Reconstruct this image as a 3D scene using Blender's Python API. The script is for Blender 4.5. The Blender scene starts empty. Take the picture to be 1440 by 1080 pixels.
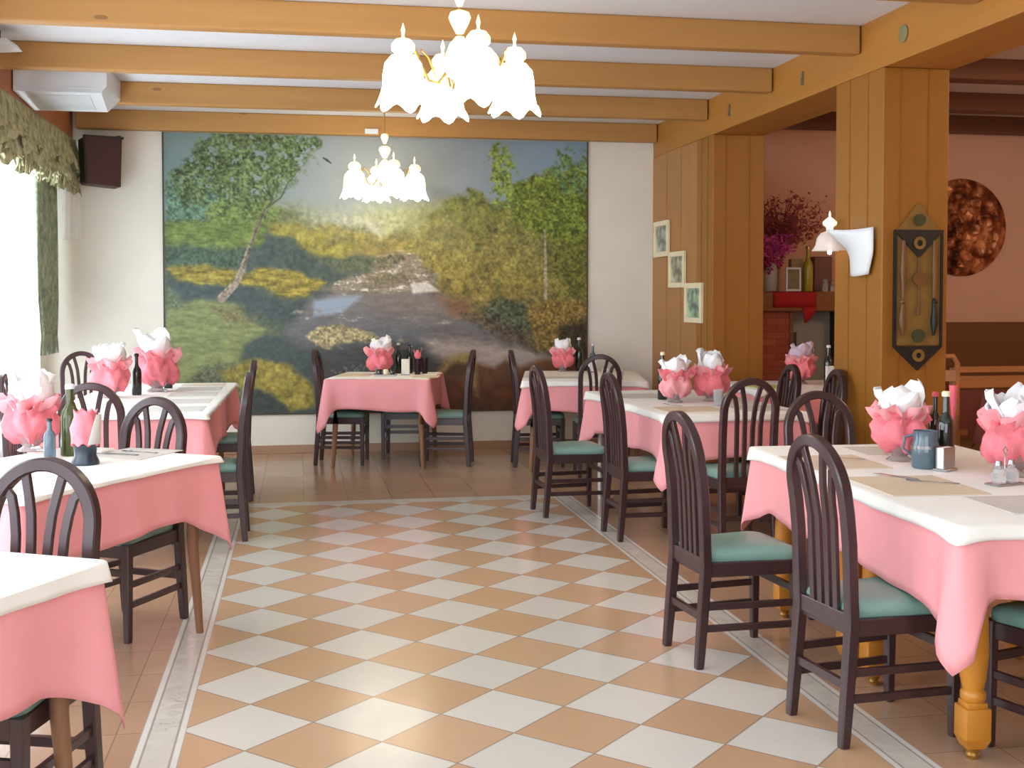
import bpy, bmesh, math, random
import numpy as np
from mathutils import Vector, Matrix
rnd = random.Random(7)
sc = bpy.context.scene
COL = sc.collection
PI = math.pi

# ------------------------------------------------------------------ helpers
def lin(r, g=None, b=None):
    if g is None: r, g, b = r
    f = lambda c: (c/255/12.92) if c/255 <= .04045 else ((c/255+.055)/1.055)**2.4
    return (f(r), f(g), f(b), 1)

class MB:
    """collects shapes into one mesh"""
    def __init__(s): s.bm = bmesh.new()
    def box(s, c, d, rot=None, bev=0, seg=2):
        r = bmesh.ops.create_cube(s.bm, size=1)
        vs = r['verts']
        M = Matrix.Translation(c) @ (rot.to_4x4() if rot else Matrix()) @ Matrix.Diagonal((d[0], d[1], d[2], 1))
        bmesh.ops.transform(s.bm, matrix=M, verts=vs)
        if bev:
            es = list({e for v in vs for e in v.link_edges})
            bmesh.ops.bevel(s.bm, geom=es, offset=bev, segments=seg, affect='EDGES', profile=.5)
        return s
    def span(s, lo, hi, bev=0):
        return s.box([(a+b)/2 for a, b in zip(lo, hi)], [abs(b-a) for a, b in zip(lo, hi)], bev=bev)
    def rings(s, rings, cap0=True, cap1=True, closed=True):
        R = [[s.bm.verts.new(p) for p in r] for r in rings]
        n = len(R[0])
        for a, b in zip(R, R[1:]):
            for i in range(n if closed else n-1):
                j = (i+1) % n
                try: s.bm.faces.new((a[i], a[j], b[j], b[i]))
                except ValueError: pass
        if cap0: s.bm.faces.new(list(reversed(R[0])))
        if cap1: s.bm.faces.new(R[-1])
        return s
    def lathe(s, prof, seg=24, c=(0, 0, 0), fr=None, caps=True):
        rr = []
        for r, z in prof:
            rr.append([])
            for i in range(seg):
                a = 2*PI*i/seg
                k, dz = fr(a, r, z) if fr else (1, 0)
                rr[-1].append((c[0]+r*k*math.cos(a), c[1]+r*k*math.sin(a), c[2]+z+dz))
        return s.rings(rr, caps, caps)
    def tube(s, pts, rad, seg=8, ref=(0, 0, 1), rect=None):
        """sweep; rect=(a,b): half sizes along N (ref made normal) and S"""
        pts = [Vector(p) for p in pts]; n = len(pts)
        if not isinstance(rad, (list, tuple)): rad = [rad]*n
        rr = []
        for i, p in enumerate(pts):
            t = (pts[min(i+1, n-1)]-pts[max(i-1, 0)]).normalized()
            N = Vector(ref); N = N - t*N.dot(t)
            if N.length < 1e-4: N = t.orthogonal()
            N.normalize(); S = t.cross(N)
            if rect:
                a, b = rect[0]*rad[i], rect[1]*rad[i]; c = .25*min(a, b)
                rr.append([p+N*x+S*y for x, y in ((a, -b+c), (a, b-c), (a-c, b), (-a+c, b), (-a, b-c), (-a, -b+c), (-a+c, -b), (a-c, -b))])
            else:
                rr.append([p+(N*math.cos(2*PI*k/seg)+S*math.sin(2*PI*k/seg))*rad[i] for k in range(seg)])
        return s.rings(rr)
    def prism(s, poly, d, M=None):
        """extrude 2D poly (x,y) by d along +z, then transform by M"""
        M = M or Matrix()
        a = [M @ Vector((x, y, 0)) for x, y in poly]; b = [M @ Vector((x, y, d)) for x, y in poly]
        return s.rings([a, b])
    def ball(s, c, r, seg=12):
        if not isinstance(r, (tuple, list)): r = (r, r, r)
        g = bmesh.ops.create_uvsphere(s.bm, u_segments=seg, v_segments=max(6, seg*2//3), radius=1)
        bmesh.ops.transform(s.bm, matrix=Matrix.Translation(c) @ Matrix.Diagonal((*r, 1)), verts=g['verts'])
        return s
    def quad(s, pts):
        s.bm.faces.new([s.bm.verts.new(p) for p in pts]); return s
    def build(s, name, mat, parent=None, smooth=40, loc=None):
        bmesh.ops.recalc_face_normals(s.bm, faces=s.bm.faces)
        me = bpy.data.meshes.new(name); s.bm.to_mesh(me); s.bm.free()
        if smooth:
            for p in me.polygons: p.use_smooth = True
            me.set_sharp_from_angle(angle=math.radians(smooth))
        me.materials.append(mat)
        o = bpy.data.objects.new(name, me); COL.objects.link(o)
        if parent: o.parent = parent
        if loc: o.location = loc
        return o

def tag(o, label, cat, group=None):
    o['label'] = label; o['category'] = cat
    if group: o['group'] = group
    return o
def thing(name, label, cat, loc=(0, 0, 0), rz=0, group=None):
    o = bpy.data.objects.new(name, None); COL.objects.link(o)
    o.empty_display_size = .1; o.location = loc; o.rotation_euler = (0, 0, rz)
    return tag(o, label, cat, group)
def struct(o): o['kind'] = 'structure'; return o
def dup(root, loc, rz=0, label=None, scale=None):
    kids = {}
    for k in ALLKIDS(root): kids.setdefault(k.parent.name, []).append(k)
    def cp(o, par):
        c = o.copy(); COL.objects.link(c)
        if par: c.parent = par
        for k in kids.get(o.name, []): cp(k, c)
        return c
    r = cp(root, None); r.location = loc; r.rotation_euler = (0, 0, rz)
    if scale: r.scale = (scale,)*3
    if label: r['label'] = label
    return r
def ALLKIDS(root):
    out = []
    for k in root.children: out.append(k); out += ALLKIDS(k)
    return out

# ------------------------------------------------------------------ materials
class NT:
    def __init__(s, name):
        s.m = bpy.data.materials.new(name); s.m.use_nodes = True
        s.t = s.m.node_tree; s.b = s.t.nodes['Principled BSDF']; s.out = s.t.nodes['Material Output']
    def n(s, typ, **kw):
        x = s.t.nodes.new('ShaderNode'+typ)
        for k, v in kw.items(): setattr(x, k, v)
        return x
    def link(s, a, b): s.t.links.new(a, b)
    def put(s, sock, v):
        if isinstance(v, bpy.types.NodeSocket): s.link(v, sock)
        else: sock.default_value = v
    def math(s, op, a, b=0, c=None):
        x = s.n('Math', operation=op); s.put(x.inputs[0], a); s.put(x.inputs[1], b)
        if c is not None: s.put(x.inputs[2], c)
        return x.outputs[0]
    def mix(s, f, a, b, blend='MIX'):
        x = s.n('Mix', data_type='RGBA', blend_type=blend)
        s.put(x.inputs[0], f); s.put(x.inputs[6], a); s.put(x.inputs[7], b)
        return x.outputs[2]
    def coord(s, kind='Object', scale=None, rot=None):
        c = s.n('TexCoord').outputs[kind]
        if scale or rot:
            mp = s.n('Mapping'); s.link(c, mp.inputs[0])
            if scale: mp.inputs['Scale'].default_value = scale
            if rot: mp.inputs['Rotation'].default_value = rot
            c = mp.outputs[0]
        return c
    def noise(s, vec, scale=5, detail=3, rough=.5):
        x = s.n('TexNoise'); s.link(vec, x.inputs['Vector'])
        x.inputs['Scale'].default_value = scale; x.inputs['Detail'].default_value = detail; x.inputs['Roughness'].default_value = rough
        return x.outputs[0]
    def ramp(s, f, stops):
        x = s.n('ValToRGB'); s.link(f, x.inputs[0]); e = x.color_ramp.elements
        e[0].position, e[0].color = stops[0]; e[1].position, e[1].color = stops[-1]
        for p, c in stops[1:-1]:
            k = e.new(p); k.color = c
        return x.outputs[0]
    def bump(s, h, strength=.2, dist=.01):
        x = s.n('Bump'); x.inputs['Strength'].default_value = strength; x.inputs['Distance'].default_value = dist
        s.link(h, x.inputs['Height']); s.link(x.outputs[0], s.b.inputs['Normal'])
    def set(s, **kw):
        for k, v in kw.items(): s.put(s.b.inputs[k.replace('_', ' ')], v)
        return s

def scl(c, k): return (min(1, c[0]*k), min(1, c[1]*k), min(1, c[2]*k), 1)
def plain(name, rgb, rough=.5, var=.08, nscale=8, bump=0, **kw):
    t = NT(name); c = lin(rgb); v = t.coord()
    f = t.noise(v, nscale, 4)
    t.set(Base_Color=t.ramp(f, [(.3, scl(c, 1-var)), (.7, scl(c, 1+var))]), Roughness=rough, **kw)
    if bump: t.bump(t.noise(v, nscale*6, 3), bump, .004)
    return t.m
def wood(name, rgb, axis=0, rough=.4, var=.16, dens=14, knots=False, spec=.4):
    t = NT(name); c = lin(rgb); s3 = [dens]*3; s3[axis] = dens*.06
    v = t.coord(scale=s3)
    f = t.noise(v, 1, 6, .62)
    s4 = [1.3]*3; s4[axis] = .25
    g = t.noise(t.coord(scale=s4), 1.6, 2)
    col = t.ramp(f, [(.25, scl(c, 1-var*1.3)), (.5, c), (.78, scl(c, 1+var))])
    col = t.mix(t.math('MULTIPLY', g, .45), col, scl(c, .82))
    if knots:
        k = t.n('TexVoronoi'); s5 = [5]*3; s5[axis] = 1.7
        t.link(t.coord(scale=s5), k.inputs['Vector']); k.inputs['Scale'].default_value = 1
        d = t.math('LESS_THAN', k.outputs['Distance'], .07)
        col = t.mix(t.math('MULTIPLY', d, .65), col, scl(c, .35))
    t.set(Base_Color=col, Roughness=rough, Specular_IOR_Level=spec)
    return t.m
def emit(name, rgb, strength):
    t = NT(name); t.set(Base_Color=lin(rgb), Emission_Color=lin(rgb), Emission_Strength=strength, Roughness=.4); return t.m
def glass(name, rgb, rough=.05, alpha=.35):
    t = NT(name); t.set(Base_Color=lin(rgb), Roughness=rough, Transmission_Weight=.75, IOR=1.3); return t.m

M = {}
M['chair'] = wood('dark_wood', (60, 38, 40), 2, .3, .2, 18, spec=.65)
M['seat'] = plain('green_vinyl', (122, 158, 146), .38, .05, 6)
M['pink'] = plain('pink_cloth', (240, 160, 163), .85, .035, 5, bump=.05)
M['white_cloth'] = plain('white_cloth', (246, 243, 236), .8, .02, 6)
M['leg_wood'] = wood('brown_leg_wood', (140, 100, 72), 2, .4)
M['gold_wood'] = wood('golden_wood', (196, 128, 44), 2, .3, .14)
M['metal_leg'] = plain('pale_metal', (206, 206, 208), .25, .04, 4, Metallic=.6)
M['brass'] = plain('brass', (196, 156, 84), .28, .08, 12, Metallic=.85)
M['beam'] = wood('beam_wood', (186, 136, 76), 0, .5, .13, 9, True)
M['beamy'] = wood('beam_wood_long', (176, 118, 50), 1, .5, .12, 9, True)
M['beam_red'] = wood('beam_wood_red', (190, 116, 70), 1, .5, .12, 9)
M['panel'] = wood('panel_wood', (176, 124, 72), 2, .5, .07, 7)
M['pillar'] = wood('pillar_wood', (154, 100, 34), 2, .42, .08, 9)
M['dark_beam'] = wood('dark_beam_wood', (112, 66, 40), 0, .5, .15, 9)
M['white'] = plain('white_paint', (224, 227, 232), .6, .015, 3)
M['white_plastic'] = plain('white_plastic', (226, 228, 230), .35, .01, 3)
M['wall'] = plain('cream_wallpaper', (240, 234, 220), .75, .03, 2.5, bump=.12)
M['wall_pink'] = plain('pink_wall', (230, 178, 146), .8, .03, 2.5)
M['wains'] = wood('wainscot_wood', (128, 84, 46), 0, .5, .1, 6)
M['speaker'] = plain('maroon_speaker', (66, 30, 28), .5, .08, 20)
M['black'] = plain('black_plastic', (26, 25, 26), .4, .05, 10)
M['tissue'] = plain('white_tissue', (248, 246, 246), .8, .02, 12)
M['crepe'] = plain('pink_crepe', (243, 130, 140), .8, .12, 20, bump=.15)
M['crepe_pale'] = plain('pale_pink_crepe', (245, 164, 170), .8, .1, 20)
M['lav'] = plain('lavender_tissue', (214, 196, 216), .8, .05, 12)
M['bottle'] = NT('dark_green_glass').set(Base_Color=lin(28, 34, 24), Roughness=.08, Coat_Weight=.4).m
M['bottle_blue'] = NT('blue_grey_glass').set(Base_Color=lin(108, 128, 140), Roughness=.12, Transmission_Weight=.35).m
M['clear'] = glass('clear_glass', (236, 238, 238), .04)
M['steel'] = plain('steel', (170, 170, 172), .25, .04, 10, Metallic=.9)
M['cream_cap'] = plain('cream_cap', (240, 228, 190), .5)
M['pink_cap'] = plain('pink_cap', (226, 96, 112), .5)
M['paper'] = plain('beige_paper', (222, 204, 178), .8, .03, 9)
M['paper_grey'] = plain('grey_paper', (212, 206, 198), .8, .03, 9)
M['label'] = plain('pale_label', (228, 222, 206), .6, .04, 30)
M['brick'] = None

# ------------------------------------------------------------------ floor
def floor_mat():
    t = NT('tile_floor'); S = .2333
    g = t.n('NewGeometry').outputs['Position']; sp = t.n('SeparateXYZ'); t.link(g, sp.inputs[0])
    X, Y = sp.outputs[0], sp.outputs[1]
    p = t.math('DIVIDE', t.math('ADD', X, Y), 2*S); q = t.math('DIVIDE', t.math('SUBTRACT', Y, X), 2*S)
    fp, fq = t.math('FLOOR', p), t.math('FLOOR', q)
    par = t.math('MODULO', t.math('ABSOLUTE', t.math('ADD', fp, fq)), 2)
    def grout(a, w):
        f = t.math('SUBTRACT', a, t.math('FLOOR', a))
        e = t.math('MINIMUM', f, t.math('SUBTRACT', 1, f)); return t.math('LESS_THAN', e, w)
    def rn(a, b, k):
        w = t.n('TexWhiteNoise', noise_dimensions='2D'); cb = t.n('CombineXYZ'); t.link(a, cb.inputs[0]); t.link(b, cb.inputs[1]); t.link(cb.outputs[0], w.inputs['Vector'])
        return w.outputs['Value']
    v = rn(fp, fq, 0)
    mott = t.noise(g, 6, 4)
    pe = t.mix(v, lin(200, 164, 130), lin(190, 152, 116)); wh = t.mix(v, lin(216, 211, 200), lin(206, 202, 192))
    dia = t.mix(par, pe, wh)
    dia = t.mix(t.math('MULTIPLY', t.math('MAXIMUM', grout(p, .011), grout(q, .011)), .6), dia, lin(120, 100, 84))
    # plain surround
    T = .3333
    a, b = t.math('DIVIDE', t.math('ADD', X, .02), T), t.math('DIVIDE', Y, T)
    v2 = rn(t.math('FLOOR', a), t.math('FLOOR', b), 1)
    plainc = t.mix(v2, lin(184, 148, 120), lin(174, 138, 110))
    plainc = t.mix(t.math('MULTIPLY', t.math('MAXIMUM', grout(a, .008), grout(b, .008)), .55), plainc, lin(110, 86, 70))
    # marble strip
    mv = t.n('TexNoise'); t.link(g, mv.inputs['Vector']); mv.inputs['Scale'].default_value = 7; mv.inputs['Detail'].default_value = 6; mv.inputs['Distortion'].default_value = 1.5
    vein = t.math('MULTIPLY', t.math('LESS_THAN', t.math('ABSOLUTE', t.math('SUBTRACT', mv.outputs[0], .5)), .006), t.math('GREATER_THAN', t.noise(g, 2.2, 2), .56))
    marb = t.ramp(mv.outputs[0], [(.3, lin(196, 190, 178)), (.7, lin(214, 208, 196))])
    marb = t.mix(t.math('MULTIPLY', vein, .5), marb, lin(120, 112, 104))
    def between(a, lo, hi): return t.math('MULTIPLY', t.math('GREATER_THAN', a, lo), t.math('LESS_THAN', a, hi))
    def strip(c):  # signed distance from centre of the strip, half width .0775
        d = t.math('ABSOLUTE', c)
        col = t.mix(t.math('GREATER_THAN', d, .05), marb, lin(220, 216, 206))
        l1 = t.math('LESS_THAN', t.math('ABSOLUTE', t.math('SUBTRACT', d, .05)), .004)
        l2 = t.math('LESS_THAN', t.math('ABSOLUTE', t.math('SUBTRACT', d, .0765)), .0025)
        return t.mix(t.math('MULTIPLY', t.math('MAXIMUM', l1, l2), .6), col, lin(120, 108, 92))
    XL, XR, HW, YE = -.5225, 1.9525, .0775, 4.60
    inside = t.math('MULTIPLY', between(X, XL, XR), t.math('LESS_THAN', Y, YE))
    col = t.mix(inside, plainc, dia)
    sL, sR, sE = t.math('SUBTRACT', X, XL), t.math('SUBTRACT', X, XR), t.math('SUBTRACT', Y, YE)
    yin = t.math('LESS_THAN', Y, YE+HW)
    col = t.mix(t.math('MULTIPLY', t.math('LESS_THAN', t.math('ABSOLUTE', sL), HW), yin), col, strip(sL))
    col = t.mix(t.math('MULTIPLY', t.math('LESS_THAN', t.math('ABSOLUTE', sR), HW), yin), col, strip(sR))
    col = t.mix(t.math('MULTIPLY', t.math('LESS_THAN', t.math('ABSOLUTE', sE), HW), between(X, XL+HW, XR-HW)), col, strip(sE))
    col = t.mix(t.math('MULTIPLY', mott, .12), col, lin(150, 120, 96))
    t.set(Base_Color=col, Roughness=t.math('ADD', .14, t.math('MULTIPLY', mott, .12)), Specular_IOR_Level=.55)
    return t.m

YN, YF, XLW, XRW, ZC = -5.4, 7.52, -2.42, 8.2, 3.31
struct(MB().span((XLW-.3, YN-.2, -.1), (XRW+.2, YF+.2, 0)).build('floor', floor_mat(), smooth=0))
struct(MB().span((XLW-.3, YN-.2, ZC), (3.8, YF+.2, ZC+.1)).build('ceiling', M['white'], smooth=0))
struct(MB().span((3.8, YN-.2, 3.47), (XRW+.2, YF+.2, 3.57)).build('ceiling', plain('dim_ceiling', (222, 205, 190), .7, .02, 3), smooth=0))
struct(MB().span((XLW-.3, YF, 0), (3.9, YF+.2, ZC)).build('wall_back', M['wall'], smooth=0))
struct(MB().span((3.9, YF, 0), (XRW+.2, YF+.2, 3.47)).build('wall_back_right', M['wall_pink'], smooth=0))
struct(MB().span((XRW, YN-.2, 0), (XRW+.2, YF, 3.47)).build('wall_right', M['wall_pink'], smooth=0))
struct(MB().span((XLW+.001, YF-.014, 0.0), (3.565, YF, .082), bev=.003).build('baseboard_back', plain('tile_skirting', (176, 136, 106), .3, .06, 4), smooth=0))

# left wall with a row of windows
wins = [(-5.0, -2.2), (-1.7, 1.1), (1.6, 4.2), (4.55, 7.15)]
WZ0, WZ1 = .35, 2.9
m = MB(); m.span((XLW-.2, YN, 0), (XLW, YF, WZ0)); m.span((XLW-.2, YN, WZ1), (XLW, YF, ZC))
ys = [YN]+[y for w in wins for y in w]+[YF]
for a, b in zip(ys[::2], ys[1::2]): m.span((XLW-.2, a, WZ0), (XLW, b, WZ1))
struct(m.build('wall_left', M['wall'], smooth=0))
frame_m = plain('white_window_frame', (236, 236, 234), .4, .01)
pane_m = NT('window_pane').set(Base_Color=(1, 1, 1, 1), Roughness=0, Transmission_Weight=1, IOR=1.0, Specular_IOR_Level=0).m
def window_y(i, y0, y1):
    m = MB(); x = XLW-.1
    for y in (y0+.03, (y0+y1)/2, y1-.03): m.box((x, y, (WZ0+WZ1)/2), (.06, .06, WZ1-WZ0))
    for z in (WZ0+.03, WZ1-.03): m.box((x, (y0+y1)/2, z), (.06, y1-y0, .06))
    return struct(m.build('window_%d' % i, frame_m, smooth=0))
for i, w in enumerate(wins): window_y(i+1, *w)
# wall behind the camera, with a wide glazed opening
m = MB(); fx0, fx1, fz0, fz1 = -1.9, 1.9, .8, 2.7
m.span((XLW-.2, YN-.2, 0), (XRW+.2, YN, fz0)); m.span((XLW-.2, YN-.2, fz1), (XRW+.2, YN, 3.47))
m.span((XLW-.2, YN-.2, fz0), (fx0, YN, fz1)); m.span((fx1, YN-.2, fz0), (XRW+.2, YN, fz1))
struct(m.build('wall_front', M['wall'], smooth=0))
m = MB()
for k in range(7): m.box((fx0+(fx1-fx0)*k/6, YN-.1, (fz0+fz1)/2), (.07, .06, fz1-fz0))
for z in (fz0, fz1): m.box(((fx0+fx1)/2, YN-.1, z), (fx1-fx0, .06, .07))
struct(m.build('window_5', frame_m, smooth=0))

# ------------------------------------------------------------------ beams, pillars, panelling
beam_lab = ['pale wooden ceiling cross beam along the top of the mural wall', 'pale wooden ceiling cross beam directly behind the white ceiling box',
            'pale wooden ceiling cross beam directly in front of the white ceiling box', 'pale wooden ceiling cross beam crossing just behind the big lit chandelier', 'cross beam whose end shows at the top edge beside the round plug']
for (y0, y1), l in zip([(7.33, 7.45), (5.81, 5.92), (4.35, 4.46), (2.9, 3.01), (1.5, 1.61)], beam_lab):
    o = MB().box((.73, (y0+y1)/2, 3.218), (5.66, y1-y0, .184), bev=.012).build('ceiling_beam', M['beam'], smooth=0)
    o.location.y = 0
    tag(o, l, 'ceiling beam', 'ceiling cross beams')
lb = thing('main_beam', 'thick golden wooden beam running over the two square pillars', 'ceiling beam', (3.81, 1.2, 2.986))
MB().box((0, 0, .165), (.48, 12.6, .33), bev=.008).build('beam', M['beamy'], lb, smooth=0)
MB().lathe([(0.001, 0), (.05, 0), (.055, .008), (.001, .012)], 20, caps=False).build('round_plug', plain('grey_green_plug', (128, 122, 84), .5), lb).matrix_local = Matrix.Translation((-.24, 1.16, .152)) @ Matrix.Rotation(-PI/2, 4, 'Y')
for y in (2.615, 4.098):
    f = MB().box((-.244, y, .147), (.012, .03, .1), bev=.004).box((-.25, y, .125), (.012, .02, .05), bev=.003).build('fitting', plain('dull_metal', (110, 92, 70), .4, .05), lb)
tag(MB().box((-2.285, 1.2, 3.17), (.27, 12.6, .285), bev=.006).build('side_beam', M['beam_red'], smooth=0), 'reddish wooden beam along the window wall above the green valance', 'ceiling beam')

def pillar(lo, hi, label):
    cx, cy = (lo[0]+hi[0])/2, (lo[1]+hi[1])/2
    t = thing('wooden_pillar', label, 'pillar', (cx, cy, 0), 0, 'square wooden pillars')
    w, d = hi[0]-lo[0], hi[1]-lo[1]
    MB().box((0, 0, 1.493), (w, d, 2.984), bev=.006).build('cladding', M['pillar'], t, smooth=0)
    m = MB()
    for x in (-w/2+.12, w/2-.14): m.box((x, -d/2-.001, 1.493), (.006, .006, 2.97))
    m.box((-w/2-.001, d*.18, 1.493), (.006, .006, 2.97)); m.box((-w/2-.001, -d*.2, 1.493), (.006, .006, 2.97))
    m.build('board_joint', plain('seam_brown', (140, 90, 30), .6), t, smooth=0)
    return t
p_a = pillar((3.57, 2.603, 0), (4.018, 3.27, 0), 'square wooden pillar carrying the wall lamp and the carved ornament')
p_b = pillar((3.57, 5.698, 0), (4.05, 6.135, 0), 'square wooden pillar at the end of the brown panel with three small pictures')
o = MB().span((3.575, 6.137, 0), (3.72, YF-.001, 2.984))
for y in (6.6, 7.05): o.box((3.573, y, 1.49), (.006, .008, 2.97))
struct(o.build('trim_1', M['panel'], smooth=0))

# three small pictures on the brown panel
cream_fr = plain('cream_frame', (236, 222, 186), .45)
for (y0, y1, z0, z1, pc, lab) in [(6.92, 7.40, 1.95, 2.31, (150, 158, 140), 'small cream framed picture highest of the three on the brown panel'),
                                  (6.42, 6.90, 1.635, 1.985, (160, 152, 128), 'small cream framed picture in the middle of the stepped three, grey print'),
                                  (5.93, 6.41, 1.305, 1.675, (140, 166, 138), 'small cream framed picture lowest of the three, green print')]:
    t = thing('framed_picture', lab, 'picture', (3.57, (y0+y1)/2, z0), 0, 'stepped pictures on the panel')
    h, w = z1-z0, y1-y0; m = MB(); b = .05
    for s in (-1, 1):
        m.box((-.014, s*(w/2-b/2), h/2), (.028, b, h), bev=.004)
        m.box((-.014, 0, h/2+s*(h/2-b/2)), (.0279, w-2*b, b), bev=.004)
    m.build('frame', cream_fr, t, smooth=0)
    tt = NT('print'); f = tt.noise(tt.coord(), 9, 4)
    tt.set(Base_Color=tt.ramp(f, [(.38, lin([c*.62 for c in pc])), (.5, lin(pc)), (.62, lin([min(255, c*1.25) for c in pc]))]), Roughness=.25)
    MB().box((-.006, 0, h/2), (.01, w-2*b+.004, h-2*b+.004)).build('picture_print', tt.m, t, smooth=0)

# ------------------------------------------------------------------ the mural (a flat print on the back wall)
def make_mural():
    W, H, X0, Y0 = 596, 391, 230, 190
    rs = np.random.RandomState(3)
    yy, xx = np.mgrid[0:H, 0:W].astype(np.float64); xx += X0; yy += Y0
    def vn(sx, sy=None):
        sy = sy or sx; gh, gw = int(H/sy)+3, int(W/sx)+3
        g = rs.rand(gh, gw); fy = (yy-Y0)/sy; fx = (xx-X0)/sx
        iy, ix = fy.astype(int), fx.astype(int); ty, tx = fy-iy, fx-ix
        ty = ty*ty*(3-2*ty); tx = tx*tx*(3-2*tx)
        return (g[iy, ix]*(1-tx)+g[iy, ix+1]*tx)*(1-ty)+(g[iy+1, ix]*(1-tx)+g[iy+1, ix+1]*tx)*ty
    def fbm(s, o=4, asp=1):
        r = 0; a = 1; t = 0
        for k in range(o):
            r = r+a*vn(max(1.2, s*asp/2**k), max(1.2, s/2**k)); t += a; a *= .6
        return r/t
    n_big, n_mid, n_fine = fbm(60), fbm(16), fbm(5, 3)
    wx, wy = (fbm(14, 4)-.5), (fbm(14, 4)-.5)
    leaf = fbm(3, 2)*.7+fbm(9, 3)*.3; leaf2 = fbm(6, 4); streak = fbm(4, 3, 4)*.6+leaf*.4
    img = np.zeros((H, W, 3))
    def col(c): return np.array(c, float)
    def mask(poly, rag=10, soft=3):
        px, py = xx+wx*rag*2, yy+wy*rag*2
        ins = np.zeros((H, W), bool); d = np.full((H, W), 1e9); n = len(poly)
        for i in range(n):
            x1, y1 = poly[i]; x2, y2 = poly[(i+1) % n]
            c = (y1 > py) != (y2 > py)
            with np.errstate(divide='ignore', invalid='ignore'):
                xi = (x2-x1)*(py-y1)/(y2-y1+1e-9)+x1
            ins ^= c & (px < xi)
            L = (x2-x1)**2+(y2-y1)**2+1e-9
            t = np.clip(((px-x1)*(x2-x1)+(py-y1)*(y2-y1))/L, 0, 1)
            d = np.minimum(d, np.hypot(px-x1-t*(x2-x1), py-y1-t*(y2-y1)))
        sd = np.where(ins, d, -d)
        return np.clip(sd/soft*.5+.5, 0, 1)
    def lay(m, c, tex=None, amt=.5, tint=None):
        nonlocal img
        c = np.broadcast_to(np.asarray(c, float), (H, W, 3))
        if tex is not None:
            k = 1+(tex-.5)*2*amt; c = c*k[..., None]
        img = img*(1-m[..., None])+c*m[..., None]
    def grad(v, stops):
        ks = [s[0] for s in stops]; cs = np.array([s[1] for s in stops], float)
        return np.stack([np.interp(v, ks, cs[:, i]) for i in range(3)], -1)
    # sky and mist
    img[:] = grad(xx, [(230, (118, 148, 146)), (330, (140, 160, 160)), (480, (160, 170, 172)), (600, (160, 172, 178)), (720, (140, 164, 184)), (825, (130, 160, 184))])
    img *= (1+(n_big-.5)*.1)[..., None]
    mist = np.clip((yy-215)/70, 0, 1)*np.exp(-((xx-490)/110)**2)
    lay(mist*.6, (178, 184, 178))
    lay(mask([(425, 282), (470, 240), (500, 236), (560, 262), (600, 255), (630, 268), (665, 280), (665, 300), (425, 300)], 6, 14)*.5, (150, 162, 160), n_mid, .1)
    lay(mask([(596, 258), (622, 262), (655, 280), (600, 285)], 3, 6)*.6, (128, 138, 140))
    lay(mask([(370, 284), (430, 290), (480, 294), (560, 285), (620, 280), (660, 300), (640, 360), (450, 350), (370, 320)], 8, 12), grad(xx, [(370, (136, 150, 96)), (470, (176, 180, 150)), (540, (172, 178, 128)), (640, (160, 160, 84))]), n_fine, .22)
    lay(mask([(430, 305), (520, 312), (530, 330), (470, 332), (440, 320)], 8, 10)*.5, (190, 192, 178), n_fine, .15)
    lay(mask([(400, 312), (470, 318), (520, 330), (600, 320), (600, 380), (560, 372), (470, 376), (430, 350)], 10, 6), grad(yy, [(310, (150, 146, 72)), (345, (162, 146, 66)), (375, (140, 132, 62))]), n_fine, .35)
    lay(mask([(470, 346), (540, 340), (580, 350), (540, 372), (500, 368)], 8, 6)*.5, (150, 130, 66), leaf2, .35)
    lay(mask([(228, 312), (372, 312), (400, 330), (560, 372), (610, 390), (828, 420), (828, 586), (228, 586)], 6, 5), (82, 96, 80), leaf, .3)
    # left bushes, tree crown
    lay(mask([(232, 262), (270, 268), (320, 280), (330, 312), (232, 316)], 8, 4), (92, 130, 104), leaf, .75)
    lay(mask([(288, 290), (330, 276), (372, 282), (392, 296), (380, 318), (290, 316)], 8, 4), (118, 140, 66), leaf, .65)
    crown = mask([(236, 268), (250, 232), (274, 204), (306, 188), (440, 186), (437, 216), (414, 236), (408, 256), (384, 262), (372, 282), (330, 290), (300, 282), (262, 290)], 16, 5)
    hole = np.clip((fbm(9, 4)*.6+fbm(4, 2)*.4-.34-.0004*np.maximum(0, xx-340))*11, 0, 1)
    crown2 = crown*hole
    lay(crown2, grad(xx, [(240, (80, 104, 58)), (330, (98, 118, 62)), (430, (92, 120, 68))]), leaf, .85)
    lay(crown2*np.clip((leaf2-.62)*8, 0, 1)*.8, (160, 186, 120))
    # grassy terraces on the left
    lay(mask([(230, 310), (300, 312), (372, 310), (362, 346), (320, 352), (230, 346)], 7, 3), (116, 138, 60), streak, .6)
    lay(mask([(230, 344), (320, 350), (372, 344), (372, 372), (330, 378), (230, 376)], 6, 4), (72, 98, 76), leaf, .5)
    lay(mask([(372, 312), (402, 314), (446, 330), (500, 346), (470, 362), (430, 356), (400, 334), (372, 330)], 6, 4), (158, 148, 58), leaf2, .4)
    lay(mask([(340, 350), (380, 330), (404, 338), (432, 362), (480, 372), (534, 374), (526, 388), (470, 394), (430, 396), (370, 386), (330, 380)], 6, 4), (74, 92, 84), n_fine, .25)
    lay(mask([(440, 366), (500, 362), (540, 366), (530, 380), (470, 384)], 6, 5)*.8, (98, 106, 74), leaf, .4)
    lay(mask([(230, 376), (270, 372), (310, 376), (340, 384), (368, 372), (408, 382), (450, 394), (428, 408), (420, 420), (392, 418), (366, 404), (330, 398), (290, 400), (250, 394)], 6, 3), (160, 142, 48), streak, .7)
    lay(mask([(230, 392), (290, 402), (340, 402), (392, 422), (430, 420), (452, 400), (480, 396), (470, 420), (440, 430), (420, 452), (380, 450), (330, 424), (250, 422)], 5, 4), (70, 86, 86), n_fine, .22)
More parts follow.
